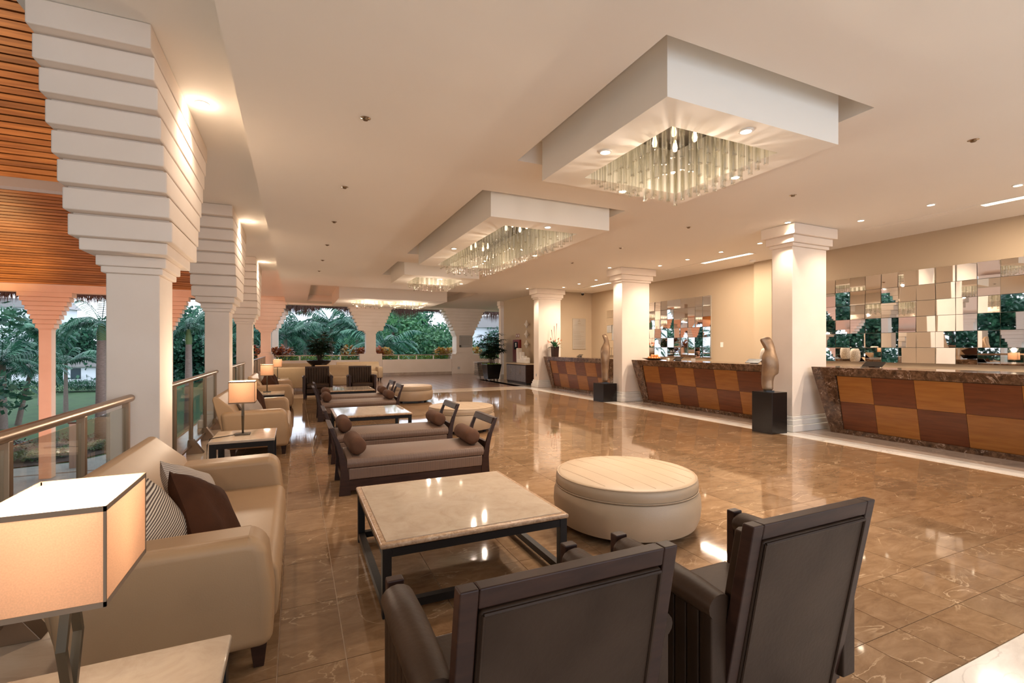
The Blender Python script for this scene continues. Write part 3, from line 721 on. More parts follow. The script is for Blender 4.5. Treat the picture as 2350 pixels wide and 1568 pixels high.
# ================================================================== FURNITURE
def coffee_table():
    t = thing('coffee_table', '', 'table', (0, 0, 0), 0, 'square stone coffee tables')
    w = .6; h = .42
    obj('stone_edge', MB().box(-w, w, -w, w, h - .035, h - .004), M['stone_edge'], t, bevel=.014, seg=3)
    obj('stone_top', MB().box(-w + .035, w - .035, -w + .035, w - .035, h - .0045, h), M['stone'], t)
    f = w - .012
    for sx in (-1, 1):
        for sy in (-1, 1):
            x0, y0 = sx * (f - .025), sy * (f - .025)
            obj('leg', MB().box(x0 - .025, x0 + .025, y0 - .025, y0 + .025, 0, h - .036), M['blackm'], t, bevel=.002)
    for s in (-1, 1):
        for z0 in (h - .085, .03):
            obj('rail', MB().box(-f + .051, f - .051, s * (f - .025) - .022, s * (f - .025) + .022, z0, z0 + .045), M['blackm'], t)
            obj('rail', MB().box(s * (f - .025) - .022, s * (f - .025) + .022, -f + .051, f - .051, z0, z0 + .045), M['blackm'], t)
    return t
ct = coffee_table(); ct.location = (1.02, 3.26, 0); ct['label'] = 'square cream stone coffee table nearest the camera, in front of two armchairs'
dup(ct, (1.15, 8.42, 0), 'square stone coffee table reflecting the sky, between the two pairs of benches')
dup(ct, (1.24, 13.1, 0), 'farthest stone coffee table, in front of the two far armchairs')

def side_table():
    t = thing('side_table', '', 'side table', (0, 0, 0), 0, 'stone topped side tables between the sofas')
    wx, wy, h = .31, .35, .52
    obj('stone_top', MB().box(-wx, wx, -wy, wy, h - .03, h), M['stone'], t, bevel=.008)
    for sx in (-1, 1):
        for sy in (-1, 1):
            x0, y0 = sx * (wx - .04), sy * (wy - .04)
            obj('leg', MB().box(x0 - .03, x0 + .03, y0 - .03, y0 + .03, 0, h - .031), M['blackm'], t, bevel=.002)
    for s in (-1, 1):
        obj('apron', MB().box(-wx + .071, wx - .071, s * (wy - .04) - .025, s * (wy - .04) + .025, h - .085, h - .031), M['blackm'], t)
        obj('apron', MB().box(s * (wx - .04) - .025, s * (wx - .04) + .025, -wy + .071, wy - .071, h - .085, h - .031), M['blackm'], t)
    return t
st = side_table(); st.location = (-.51, 1.53, 0); st['label'] = 'stone topped side table at the bottom edge, under the big near lamp'
dup(st, (-.52, 6.09, 0), 'stone topped side table behind the nearest sofa, under the second lamp')
dup(st, (-.54, 11.5, 0), 'stone topped side table under the third lamp, beyond the second sofa')
dup(st, (-.52, 16.6, 0), 'farthest stone topped side table, under the farthest lamp')

def table_lamp(label, x, y, sx, sy, z=.52, zt=1.12, zb=.88, power=9):
    t = thing('table_lamp', label, 'lamp', (x, y, z), 0, 'box shade table lamps')
    a, b = sx / 2, sy / 2; h0, h1 = zb - z, zt - z; th = .003
    obj('base', MB().box(-.075, .075, -.06, .06, 0, .016), M['metal2'], t, bevel=.003)
    m1 = (h0 + .03) / 2 + .0; top = h0 + .06
    mid = .016 + (top - .016) * .5
    stem = MB()
    def rh(hw, pts):
        return pts
    w = .020
    outer = [(0, .016), (.058, mid), (0, top), (-.058, mid)]
    inner = [(0, .016 + .055), (.044, mid), (0, top - .055), (-.044, mid)]
    for k in range(4):
        p, q = outer[k], outer[(k + 1) % 4]; r, s_ = inner[(k + 1) % 4], inner[k]
        poly = [p, q, r, s_]
        stem.prism(poly, -w / 2, w / 2, 'x')
    obj('stem', stem, M['metal2'], t)
    obj('rod', MB().box(-.008, .008, -.008, .008, top - .01, h0 + .14), M['metal2'], t)
    obj('socket', MB().lathe([(.012, h0 + .12), (.016, h0 + .15), (.014, h0 + .17)], n=12), M['metal2'], t, smooth=True)
    obj('bulb', MB().lathe([(.012, h0 + .17), (.024, h0 + .19), (.022, h0 + .21), (.006, h0 + .225)], n=12), M['diffuser'], t, smooth=True)
    s = MB()
    for (x0, y0, x1, y1) in ((-a, -b, a, -b), (a, -b, a, b), (a, b, -a, b), (-a, b, -a, -b)):
        s.quad((x0, y0, h0), (x1, y1 if False else y1, h0), (x1, y1, h1), (x0, y0, h1))
    o = link('shade', s.mesh('shade'), M['shade'], t)
    tm = MB(); e = .0015; th = .010
    for zz in ((h0 - .001, h0 + .012), (h1 - .012, h1 + .001)):
        tm.box(-a - e, a + e, -b - e, -b + e, *zz).box(-a - e, a + e, b - e, b + e, *zz).box(-a - e, -a + e, -b + e, b - e, *zz).box(a - e, a + e, -b + e, b - e, *zz)
    for cx, cy in ((-a, -b), (a, -b), (a, b), (-a, b)):
        tm.box(cx - .004 if cx > 0 else cx - e, cx + e if cx > 0 else cx + .004, cy - e, cy + e, h0, h1)
        tm.box(cx - e, cx + e, cy - .0 if cy < 0 else cy - .004, cy + .004 if cy < 0 else cy, h0, h1)
    obj('shade_binding', tm, M['shade_t'], t)
    obj('top_diffuser', MB().box(-a + .002, a - .002, -b + .002, b - .002, h1 - .012, h1 - .010), M['diffuser'], t)
    light('POINT', (0, 0, (h0 + h1) / 2), power * .075 * K_LAMP, (1, .66, .42), .035, parent=t)
    light('POINT', (0, 0, h1 + .10), power * 2.2 * K_LAMP, (1, .80, .60), .06, parent=t)
    light('SPOT', (0, 0, h0 + .02), power * .5 * K_LAMP, (1, .76, .52), .04, parent=t, spot=R(140))
    return t
table_lamp('large lit table lamp at the lower left edge, cut by the frame', -.535, 1.60, .24, .33)
table_lamp('lit table lamp with a box shade behind the nearest sofa', -.545, 6.10, .255, .24)
table_lamp('lit table lamp with a box shade, third from the camera', -.58, 11.65, .25, .24)
table_lamp('farthest lit table lamp with a box shade', -.53, 16.45, .25, .24)
cd = MB(); cd.tube([(-.62, 6.06, .53), (-.70, 6.02, .526), (-.78, 5.97, .526), (-.835, 5.93, .522), (-.86, 5.92, .46), (-.87, 5.95, .2), (-.88, 6.0, .012)], .0045, 6)
tag(obj('power_cord', cd, M['black'], smooth=True), 'thin dark power cord of the second lamp, over the side table edge', 'cord')

def sofa(W=1.96):
    """faces +x, near arm at -y. local origin at back bottom centre line"""
    t = thing('sofa', '', 'sofa', (0, 0, 0), 0, 'tan leather sofas along the railing')
    h = W / 2; at_ = .23
    for s in (-1, 1):
        y0, y1 = (-h, -h + at_) if s < 0 else (h - at_, h)
        prof = [(.16, .12), (.92, .12), (.925, .35), (.90, .56), (.87, .62), (.82, .635), (.2, .625), (.10, .615)]
        obj('arm', MB().prism(prof, y0, y1), M['tan'], t, bevel=.055, seg=5)
    obj('seat', MB().prism([(.3, .13), (.93, .13), (.945, .25), (.94, .38), (.91, .425), (.3, .42)], -h + at_ + .004, h - at_ - .004), M['tan'], t, bevel=.03, seg=4)
    obj('seat_base', MB().box(.22, .88, -h + at_, h - at_, .115, .135), M['tan'], t)
    bk = [(.17, .12), (.10, .40), (.0, .80), (.015, .835), (.06, .835), (.13, .77), (.25, .66), (.34, .43), (.34, .12)]
    obj('backrest', MB().prism(bk, -h + at_ * .25, h - at_ * .25), M['tan'], t, bevel=.028, seg=4)
    for x in (.24, .86):
        for y in (-h + .1, h - .1):
            obj('leg', MB().rings([[(x + i * w, y + j * w, z) for i, j in ((-1, -1), (1, -1), (1, 1), (-1, 1))] for w, z in ((.022, 0), (.036, .125))]), M['darkwood'], t, bevel=.003)
    return t
sf = sofa(); sf.location = (-1.02, 3.42, 0); sf['label'] = 'tan leather sofa nearest the camera, with striped and brown cushions'
dup(sf, (-1.02, 8.30, 0), 'tan leather sofa behind the second lamp, second from the camera')
dup(sf, (-1.0, 13.1, 0), 'tan leather sofa third from the camera, beyond the third lamp')

def pillow_mesh(w, h, t, pinch=.10):
    n = 14; v = []; f = []
    for side in (1, -1):
        for i in range(n + 1):
            for j in range(n + 1):
                a, b = -1 + 2 * i / n, -1 + 2 * j / n
                e = (1 - a ** 4) * (1 - b ** 4); th = t / 2 * (max(e, 0) ** .5)
                k = 1 - pinch * ((1 - abs(a)) * abs(b) ** 2 + 0)
                k2 = 1 - pinch * ((1 - abs(b)) * abs(a) ** 2)
                v.append((a * w / 2 * k2, b * h / 2 * k, side * th + .006 * math.sin(5 * a + 3 * b) * e))
    N = (n + 1) ** 2
    for s in range(2):
        for i in range(n):
            for j in range(n):
                q = (s * N + i * (n + 1) + j, s * N + (i + 1) * (n + 1) + j, s * N + (i + 1) * (n + 1) + j + 1, s * N + i * (n + 1) + j + 1)
                f.append(q if s == 0 else q[::-1])
    m = bpy.data.meshes.new('cushion'); m.from_pydata(v, [], f); m.polygons.foreach_set('use_smooth', [True] * len(f)); return m
def pillow(label, loc, rot, m, w=.45, h=.45, t=.15, group='sofa cushions'):
    me = pillow_mesh(w, h, t); o = link('cushion', me, M[m]); o.location = loc; o.rotation_euler = rot
    tag(o, label, 'cushion', group); return o
# local z of the pillow is its thickness; stand it up and lean against the back
pillow('dark striped cushion on the nearest sofa, beside its near arm', (-.62, 2.83, .55), (R(66), R(-24), R(80)), 'pillow_s', .46, .46, .16)
pillow('dark brown cushion on the nearest sofa, leaning on the striped ones', (-.45, 3.12, .555), (R(56), R(28), R(66)), 'pillow_b', .47, .47, .17)
pillow('grey pinstriped cushion behind the brown one on the nearest sofa', (-.55, 3.40, .575), (R(58), R(24), R(66)), 'pillow_g', .46, .46, .14)
pillow('grey cushion on the second sofa behind the lamp', (-.62, 8.0, .62), (R(68), R(-20), R(75)), 'pillow_g')
pillow('dark brown cushion on the second sofa', (-.55, 8.35, .64), (R(72), R(30), R(70)), 'pillow_b')
pillow('near dark brown cushion on the third sofa', (-.60, 12.9, .62), (R(70), R(-30), R(75)), 'pillow_b')
pillow('far dark brown cushion on the third sofa', (-.52, 13.4, .64), (R(70), R(25), R(70)), 'pillow_b')
pillow('pale cushion at the back of the third sofa', (-.70, 13.1, .66), (R(70), R(15), R(75)), 'pillow_g')

def armchair():
    """faces +y; local origin under the arm fronts' centre; back at y=-.67"""
    t = thing('armchair', '', 'armchair', (0, 0, 0), 0, 'dark leather armchairs')
    hw = .413
    for s in (-1, 1):
        xo, xi = s * hw, s * (hw - .10)
        a, b = min(xo, xi), max(xo, xi)
        obj('front_post', MB().box(a + .02, b - .02, -.045, 0, 0, .672), M['darkwood'], t, bevel=.006)
        # padded arm roll
        rs = []
        for y, zc, r in ((-.048, .615, .050), (-.07, .622, .057), (-.25, .625, .060), (-.45, .622, .058), (-.575, .615, .052)):
            rs.append([((a + b) / 2 + r * math.cos(q) * 1.0, y, zc + r * .85 * math.sin(q)) for q in [2 * PI * k / 16 for k in range(16)]])
        obj('arm_pad', MB().rings(rs), M['leather'], t, smooth=True)
        pl = MB()
        for k in range(9):
            y0 = -.575 + k * .0585
            pl.prism([(a + .012, y0 + .002), (a + .006, y0 + .029), (a + .012, y0 + .056), (b - .012, y0 + .056), (b - .006, y0 + .029), (b - .012, y0 + .002)], .17, .60, 'z')
        obj('side_panel', pl, M['leather'], t, bevel=.006)
        obj('side_rail', MB().box(a + .025, b - .025, -.52, -.046, .12, .168), M['darkwood'], t)
    wi = hw - .105
    obj('seat_cushion', MB().box(-wi, wi, -.50, -.01, .30, .43), M['leather'], t, bevel=.035, seg=4)
    obj('seat_frame', MB().box(-wi, wi, -.50, -.03, .16, .295), M['leather'], t, bevel=.01)
    # leaning back
    by = lambda z: -.535 - .145 * (z - .1) / .8
    W2 = .335
    fr = MB()
    def slab(x0, x1, z0, z1, f0, f1):
        fr.rings([[(x0, by(z) - f0, z), (x1, by(z) - f0, z), (x1, by(z) + f1, z), (x0, by(z) + f1, z)] for z in (z0, z1)])
    for s in (-1, 1): slab(*sorted((s * W2, s * (W2 - .05))), 0, .92, .0, .045)
    slab(-W2 + .05, W2 - .05, .865, .92, 0, .045); slab(-W2 + .05, W2 - .05, .06, .12, 0, .045)
    obj('back_frame', fr, M['darkwood'], t, bevel=.005)
    pb = MB(); w = W2 - .053
    pb.rings([[(-w, by(z) - .006, z), (w, by(z) - .006, z), (w, by(z) + .03, z), (-w, by(z) + .03, z)] for z in (.122, .862)])
    obj('back_panel', pb, M['leather'], t, bevel=.012, seg=3)
    pp = MB(); w = W2 - .062; pts = [(-w, .132), (w, .132), (w, .852), (-w, .852), (-w, .132)]
    for k in range(4):
        (xa, za), (xb, zb) = pts[k], pts[k + 1]
        pp.tube([(xa, by(za) - .008, za), (xb, by(zb) - .008, zb)], .0055, 6)
    obj('piping', pp, M['leather'], t, smooth=True)
    ch = MB(); n = 9; w = W2 - .02
    for k in range(n):
        x0 = -w + 2 * w * k / n; x1 = x0 + 2 * w / n
        ch.rings([[(x0 + .002, by(z) + .046, z), (x1 - .002, by(z) + .046, z), (x1 - .002, by(z) + .085, z), ((x0 + x1) / 2, by(z) + .098, z), (x0 + .002, by(z) + .085, z)] for z in (.42, .88)])
    obj('back_cushion', ch, M['leather'], t, bevel=.006)
    return t
ac = armchair(); ac.location = (.685, 1.75, 0); ac['label'] = 'dark leather armchair seen from behind at the bottom centre'
dup(ac, (1.67, 1.755, 0), 'dark leather armchair seen from behind, right of its twin', rz=R(.5))
dup(ac, (.575, 14.85, 0), 'left dark leather armchair facing the camera beyond the far coffee table', rz=PI)
dup(ac, (1.80, 14.7, 0), 'right dark leather armchair facing the camera beyond the far coffee table', rz=PI)

def daybed():
    t = thing('bench', '', 'bench', (0, 0, 0), 0, 'ribbed upholstered benches with bolsters')
    for s in (-1, 1):
        outer = [(.815, 0), (.805, .12), (.80, .25), (.812, .38), (.845, .52), (.91, .69)]
        inner = [(.875, .685), (.80, .52), (.755, .38), (.725, .25), (.71, .12), (.70, 0)]
        for q in (-1, 1):
            y0, y1 = (-.33, -.295) if q < 0 else (.295, .33)
            poly = [(s * a, b) for a, b in outer + inner]
            obj('end_post', MB().prism(poly, y0, y1), M['darkwood'], t, bevel=.004)
        obj('top_rail', MB().prism([(s * .912, .692), (s * .862, .688), (s * .838, .615), (s * .872, .605)], -.294, .294), M['darkwood'], t, bevel=.008)
        obj('lower_rail', MB().prism([(s * .80, .42), (s * .765, .42), (s * .752, .35), (s * .79, .35)], -.294, .294), M['darkwood'], t)
        obj('foot_rail', MB().box(*sorted((s * .72, s * .78)), -.294, .294, .1, .17), M['darkwood'], t)
    for q in (-1, 1):
        y0, y1 = (-.325, -.298) if q < 0 else (.298, .325)
        obj('side_rail', MB().box(-.71, .71, y0, y1, .045, .15), M['darkwood'], t)
    obj('lower_upholstery', MB().box(-.725, .725, -.325, .325, .152, .268), M['bedcloth'], t, bevel=.012, seg=3)
    obj('seat_cushion', MB().prism([(-.325, .270), (.325, .270), (.335, .32), (.315, .365), (.15, .39), (-.15, .39), (-.315, .365), (-.335, .32)], -.745, .745, 'x'), M['bedcloth'], t, bevel=.015, seg=3)
    return t
db = daybed(); db.location = (1.205, 5.38, 0); db['label'] = 'ribbed brown bench nearest the camera, behind the near coffee table'
BL = [(1.215, 6.80, 'second ribbed brown bench, directly behind the nearest one'), (1.20, 10.58, 'third ribbed brown bench from the camera, beyond the reflecting coffee table'), (1.25, 11.75, 'farthest ribbed brown bench, before the far coffee table')]
for x, y, l in BL: dup(db, (x, y, 0), l)
bo_me = None
def bolster_mesh():
    pr = [(.002, -.262), (.045, -.262), (.078, -.250), (.088, -.225), (.088, -.1), (.090, 0), (.088, .1), (.088, .225), (.078, .250), (.045, .262), (.002, .262)]
    mb = MB(); n = 28; rs = []
    for r, y in pr: rs.append([(r * math.cos(2 * PI * i / n) * (1 + .015 * math.sin(5 * i + y * 9)), y, r * math.sin(2 * PI * i / n)) for i in range(n)])
    mb.rings(rs); me = mb.mesh('bolster'); fixn(me); me.polygons.foreach_set('use_smooth', [True] * len(me.polygons)); me.materials.append(M['bolster']); return me
bo_me = bolster_mesh()
names = ['nearest', 'second', 'third', 'farthest']
for i, (x, y) in enumerate([(1.205, 5.38), (1.215, 6.80), (1.20, 10.58), (1.25, 11.75)]):
    for s, nm in ((-1, 'left'), (1, 'right')):
        o = link('bolster', bo_me, None, None, (x + s * .635, y - .02, .476)); o.rotation_euler = (0, R(20 * i + 7), R(random.uniform(-3, 3)))
        tag(o, 'rust brown bolster at the %s end of the %s bench' % (nm, names[i]), 'bolster', 'bolsters on the benches')

def ottoman():
    t = thing('ottoman', '', 'ottoman', (0, 0, 0), 0, 'round cream leather ottomans')
    obj('body', MB().lathe([(.52, .045), (.575, .06), (.60, .12), (.61, .2), (.605, .28), (.585, .325), (.56, .335)], n=64), M['ottoman'], t, smooth=True)
    obj('cushion', MB().lathe([(.555, .337), (.582, .345), (.590, .375), (.586, .41), (.572, .432), (.55, .442), (.4, .452), (.2, .458), (.01, .46)], n=64), M['ottoman'], t, smooth=True)
    pp = MB()
    for z, r in ((.341, .588), (.431, .576)):
        pts = [(r * math.cos(2 * PI * k / 48), r * math.sin(2 * PI * k / 48), z) for k in range(49)]; pp.tube(pts, .005, 5, False)
    obj('piping', pp, M['ottoman'], t, smooth=True)
    sm = MB()
    for k in range(-3, 4):
        c = k * .15; L = math.sqrt(max(.54 ** 2 - c * c, 0))
        pts = [(x_, c, .444 + .0155 * (1 - (x_ * x_ + c * c) / .33)) for x_ in np.linspace(-L, L, 12)]
        sm.tube(pts, .0009, 4)
    o = obj('seams', sm, M['ottoman'], t, rot=(0, 0, R(93)))
    for k in range(4):
        a = PI / 4 + k * PI / 2
        obj('foot', MB().lathe([(.03, 0), (.035, .046)], n=12), M['black'], t, (.46 * math.cos(a), .46 * math.sin(a), 0))
    return t
ot = ottoman(); ot.location = (2.565, 3.305, 0); ot['label'] = 'round cream leather ottoman nearest the camera, beside the coffee table'
dup(ot, (2.74, 8.27, 0), 'round cream ottoman behind the two near benches'); dup(ot, (2.89, 13.15, 0), 'farthest round cream ottoman, behind the far benches')

# far seating
def far_sofa(label, x, y, W, rz):
    o = dup(sf, (x, y, 0), label, rz=rz, group='cream sofas at the far end')
    for c in o.children:
        if c.name.startswith(('arm', 'seat', 'back')): c.material_slots[0].link = 'OBJECT'; c.material_slots[0].material = M['cream_l']
    return o
far_sofa('cream sofa showing its rear, left behind the far armchairs', .12, 17.35, 1.9, R(90))
far_sofa('cream sofa facing the camera between the two far armchairs', 1.55, 19.0, 1.9, R(-90))
far_sofa('cream sofa in the row behind, its back top showing left of the dark planter', .35, 21.6, 1.9, R(-90))
far_sofa('farthest cream sofa, its back top showing right of the dark planter', 2.55, 22.6, 1.9, R(-90))

# ---- sculptures on pedestals
def loft(name, prof, scale, depth, m, parent, z0, H, yaw, sk=0):
    """prof: list of (t, left, right) in picture units, t from bottom 0 to top 1"""
    rs = []; n = 20
    for k, (t_, l, r) in enumerate(prof):
        c = (l + r) / 2 * scale; w = (r - l) / 2 * scale; d = depth * (.6 + .4 * math.sin(PI * min(t_ * 1.1, 1))) * (1 if t_ < .95 else .7)
        tw = sk * (t_ - .5)
        ring = []
        for i in range(n):
            a = 2 * PI * i / n; ca, sa = math.cos(a), math.sin(a)
            x_ = w * math.copysign(abs(ca) ** .8, ca); y_ = d * math.copysign(abs(sa) ** .8, sa) + .03 * math.sin(t_ * 9)
            ring.append((c + x_, y_ + x_ * math.sin(tw) * .8, z0 + t_ * H))
        rs.append(ring)
    o = obj(name, MB().rings(rs), m, parent, smooth=True, sub=1); o.rotation_euler = (0, 0, yaw); return o
def pedestal(label, x0, x1, y0, y1, h):
    t = thing('pedestal', label, 'pedestal', ((x0 + x1) / 2, (y0 + y1) / 2, 0), R(0), 'black pedestals')
    w, d = (x1 - x0) / 2, (y1 - y0) / 2
    obj('body', MB().box(-w, w, -d, d, 0, h - .003), M['black'], t, bevel=.004)
    obj('top_plate', MB().box(-w, w, -d, d, h - .003, h), M['black'], t)
pedestal('tall black pedestal before the nearest square column', 7.42, 7.80, 5.56, 5.96, .715)
pedestal('low black pedestal before the middle square column', 7.61, 8.06, 10.74, 11.22, .5)
u = 1.0 / (1090)
prof1 = [(1400, 497, 690), (1300, 492, 692), (1200, 490, 700), (1120, 485, 712), (1075, 485, 728), (1050, 480, 792), (1000, 472, 795), (850, 465, 785), (750, 455, 775), (680, 457, 760), (620, 505, 748), (570, 548, 746), (500, 515, 746), (430, 475, 735), (370, 437, 712), (330, 424, 690), (300, 500, 650), (285, 560, 600)]
s1 = thing('sculpture', 'bronze abstract torso sculpture on the tall near pedestal', 'sculpture', (7.60, 5.76, .716))
loft('torso', [((1400 - y) / 1115, l - 610, r - 610) for y, l, r in prof1], .97 / 1115, .085, M['bronze'], s1, 0.012, .955, -YAW, .6)
obj('mount', MB().box(-.07, .07, -.05, .05, 0, .02), M['black'], s1, rot=(0, 0, -YAW))
prof2 = [(1100, 805, 930), (1000, 802, 932), (900, 796, 935), (800, 787, 938), (650, 772, 952), (560, 765, 968), (480, 770, 975), (420, 790, 970), (370, 835, 962), (330, 850, 955), (280, 832, 942), (240, 812, 928), (215, 800, 915), (200, 815, 900), (185, 850, 885)]
s2 = thing('sculpture', 'slender bronze abstract sculpture on the low pedestal by the middle column', 'sculpture', (7.84, 10.98, .501))
loft('torso', [((1100 - y) / 915, l - 868, r - 868) for y, l, r in prof2], 1.36 / 915 * .9, .10, M['bronze'], s2, 0.012, 1.36, -YAW, .9)
obj('mount', MB().box(-.08, .08, -.06, .06, 0, .02), M['black'], s2, rot=(0, 0, -YAW))

# ---- things on the desks
DH = 1.153
t = thing('fruit_platter', 'shallow dark wooden platter of orange fruit on the middle desk', 'bowl', (8.82, 10.12, DH))
o = obj('dish', MB().lathe([(.14, 0), (.17, .003), (.30, .045), (.315, .052), (.29, .046), (.15, .014), (.01, .012)], n=40), M['bowl'], t, smooth=True)
k = 0
for (dx, dy, dz) in [(0, 0, 0), (.078, 0, 0), (-.078, 0, 0), (.04, .07, 0), (-.04, .07, 0), (.04, -.07, 0), (-.04, -.07, 0), (.12, .06, .006), (-.12, -.06, .006), (.14, -.03, .012), (-.14, .03, .012), (.03, .02, .065), (-.045, .025, .065), (-.01, -.05, .065), (.07, -.04, .065)]:
    nm = ['front', 'middle', 'back'][int((dy + .1) / .07) % 3]
    o = obj('fruit', MB().lathe([(.004, -.036), (.02, -.034), (.034, -.018), (.038, 0), (.034, .018), (.02, .033), (.008, .031), (.002, .028)], n=16), M['orange'], None, (8.82 + dx, 10.12 + dy, DH + .052 + dz), smooth=True)
    tag(o, 'orange coloured round fruit heaped on the wooden platter', 'fruit', 'fruit on the platter')
def tablet(label, x, y, w=.26, d=.2, z=DH):
    t = thing('desk_screen', label, 'screen', (x, y, z), R(0), 'black desk screens')
    obj('stand', MB().prism([(-.05, 0), (.09, 0), (.03, .05), (.01, .05)], -.05, .05), M['black'], t)
    obj('screen', MB().prism([(-.06, .012), (-.05, .006), (.08, .085), (.075, .095)], -w, w), M['black'], t, bevel=.003)
tablet('small black screen on the middle desk, right of the fruit platter', 8.92, 9.35, .13)
tablet('black screen at the right end of the middle desk', 8.95, 7.15, .17)
tablet('low black screen on the nearest desk, before the mirrors', 9.1, 4.9, .16)
tablet('black screen on the farthest desk, below the wall plaque', 9.05, 14.2, .12)
o = obj('card', MB().box(-.002, .002, -.07, .07, 0, .06), M['label'], None, (9.2, 9.1, DH)); tag(o, 'small white card standing on the middle desk before the mirror', 'card')
o = obj('note_box', MB().box(-.03, .03, -.03, .03, 0, .05), M['label'], None, (9.2, 10.0, DH), bevel=.004); tag(o, 'small white cube on the middle desk right of the fruit', 'box')
t = thing('carved_vase', 'white carved vase standing on the middle desk behind the near sculpture', 'vase', (9.2, 7.05, DH))
obj('body', MB().lathe([(.07, 0), (.10, .03), (.115, .12), (.105, .24), (.075, .31), (.06, .32), (.055, .30)], n=28), M['carved'], t, smooth=True)
# vase of flowers
t = thing('flower_vase', 'square dark vase of tropical flowers on the farthest desk', 'vase', (8.72, 15.35, DH))
obj('vase', MB().rings([[(i * w, j * w, z) for i, j in ((-1, -1), (1, -1), (1, 1), (-1, 1))] for w, z in ((.10, 0), (.115, .38))]), M['darkwood'], t, bevel=.006)
def bladeleaf(mb, base, az, el, L, w, droop=.3, n=4):
    base = Vector(base); d = Vector((math.cos(az) * math.cos(el), math.sin(az) * math.cos(el), math.sin(el))); sd = Vector((-math.sin(az), math.cos(az), 0))
    k0 = len(mb.v)
    for k in range(n + 1):
        q = k / n; p = base + d * (L * q) + Vector((0, 0, -droop * L * q * q)); ww = w / 2 * math.sin(PI * (.12 + .86 * q)) if k < n else 0.001
        mb.v += [tuple(p - sd * ww), tuple(p + sd * ww)]
    for k in range(n): mb.f.append((k0 + 2 * k, k0 + 2 * k + 1, k0 + 2 * k + 3, k0 + 2 * k + 2))
def leafobj(name, mb, m, parent=None, loc=None, kind=None):
    me = mb.mesh(name); me.polygons.foreach_set('use_smooth', [True] * len(me.polygons)); o = link(name, me, m, parent, loc)
    if kind: o['kind'] = kind
    return o
rr = random.Random(3)
g = MB()
for k in range(46): bladeleaf(g, (0, 0, .36), rr.uniform(0, 2 * PI), rr.uniform(.05, 1.3), rr.uniform(.22, .46), .065)
leafobj('leaves', g, M['leaf2'], t)
for k in range(10):
    a = rr.uniform(0, 2 * PI); e = rr.uniform(.1, 1.2); g = MB()
    c = Vector((math.cos(a) * math.cos(e), math.sin(a) * math.cos(e), math.sin(e))) * .27 + Vector((0, 0, .38))
    for q in range(6): bladeleaf(g, c, a + rr.uniform(-.9, .9), e + rr.uniform(-.6, .6), .12, .03, .1)
    leafobj('flower', g, M['flower'], t)
for dx, L in ((-.02, .75), (.04, .85), (-.08, .6)):
    s = MB(); s.tube([(0, 0, .38), (dx * 2, dx, .38 + L * .6), (dx * 3, dx * 2, .38 + L)], [.004, .005, .011], 6); obj('flower_spike', s, M['flower_r'], t, smooth=True)

# ---- wall plaque by the farthest desk (illegible etched lines)
t = thing('wall_plaque', 'tall etched glass information plaque on the wall behind the farthest desk', 'sign', (10.3, 16.19, 1.42))
obj('panel', MB().box(-.305, .305, -.012, .0, 0, 1.22), M['plaque'], t, bevel=.002)
ln = MB()
rr = random.Random(5)
for k, z in enumerate([.06, .1, .17, .21, .25, .30, .36, .40, .46, .50, .55, .62, .68]):
    w = rr.uniform(.12, .26)
    x0 = -.25
    while x0 < -.25 + 2 * w:
        L = rr.uniform(.02, .07); ln.box(x0, min(x0 + L, .25), -.0135, -.012, z, z + .012); x0 += L + .012
for z, w in ((.97, .23), (.93, .26)):
    x0 = -w
    while x0 < w:
        L = rr.uniform(.02, .05); ln.box(x0, min(x0 + L, w), -.0135, -.012, z, z + .009); x0 += L + .01
ln.box(-.07, .07, -.0135, -.012, 1.01, 1.035); ln.box(-.06, .06, -.0135, -.012, 1.09, 1.11); ln.box(-.02, .02, -.0135, -.012, 1.13, 1.18)
obj('etched_lines', ln, M['ink'], t)
t = thing('wall_plaque', 'square metal information plate on the broad far column', 'sign', (8.73, YB - .03, 1.5))
obj('panel', MB().box(-.37, .37, 0, .012, 0, .66), M['steel'], t)
ln = MB()
for k in range(14): ln.box(-.30, .30 - .05 * (k % 3), -.0015, 0, .12 + .033 * k, .13 + .033 * k)
obj('etched_lines', ln, M['plaque'], t)
obj('arrow_square', MB().box(-.37, -.26, -.003, 0, 0, .11), M['black'], t)
obj('arrow', MB().prism([(-.33, .05), (-.315, .085), (-.30, .05)], -.0045, -.003).box(-.32, -.31, -.0045, -.003, .025, .05), M['label'], t)
t = thing('wall_vent', 'small grey outlet plate low on the broad far column', 'outlet', (8.33, YB - .022, .26)); obj('plate', MB().box(-.07, .07, 0, .004, 0, .14), M['steel'], t, bevel=.001)

# ---- cabinet by the far wall
t = thing('cabinet', 'low dark cabinet with four grey doors against the far right wall', 'cabinet', (8.52, 17.70, 0))
obj('body', MB().box(-.30, .38, -.94, .94, .08, .80), M['darkwood'], t)
obj('top', MB().box(-.34, .39, -.97, .97, .80, .84), M['wall'], t, bevel=.004)
obj('plinth', MB().box(-.28, .36, -.92, .92, 0, .08), M['black'], t)
for k in range(4):
    y0 = -.92 + k * .46
    d = obj('door', MB().box(-.32, -.301, y0 + .006, y0 + .454, .12, .76), M['plaque'] if False else mat('door_grey%d' % k, (.20, .18, .18), .45, c2=(.13, .115, .12), scale=30), t, bevel=.003)
    obj('handle', MB().box(-.34, -.3205, y0 + (.40 if k % 2 == 0 else .04), y0 + (.42 if k % 2 == 0 else .06), .40, .62), M['chrome'], d)
t = thing('u_sculpture', 'white sculpture of stepped upright curved arms on the cabinet', 'sculpture', (8.50, 17.55, .841))
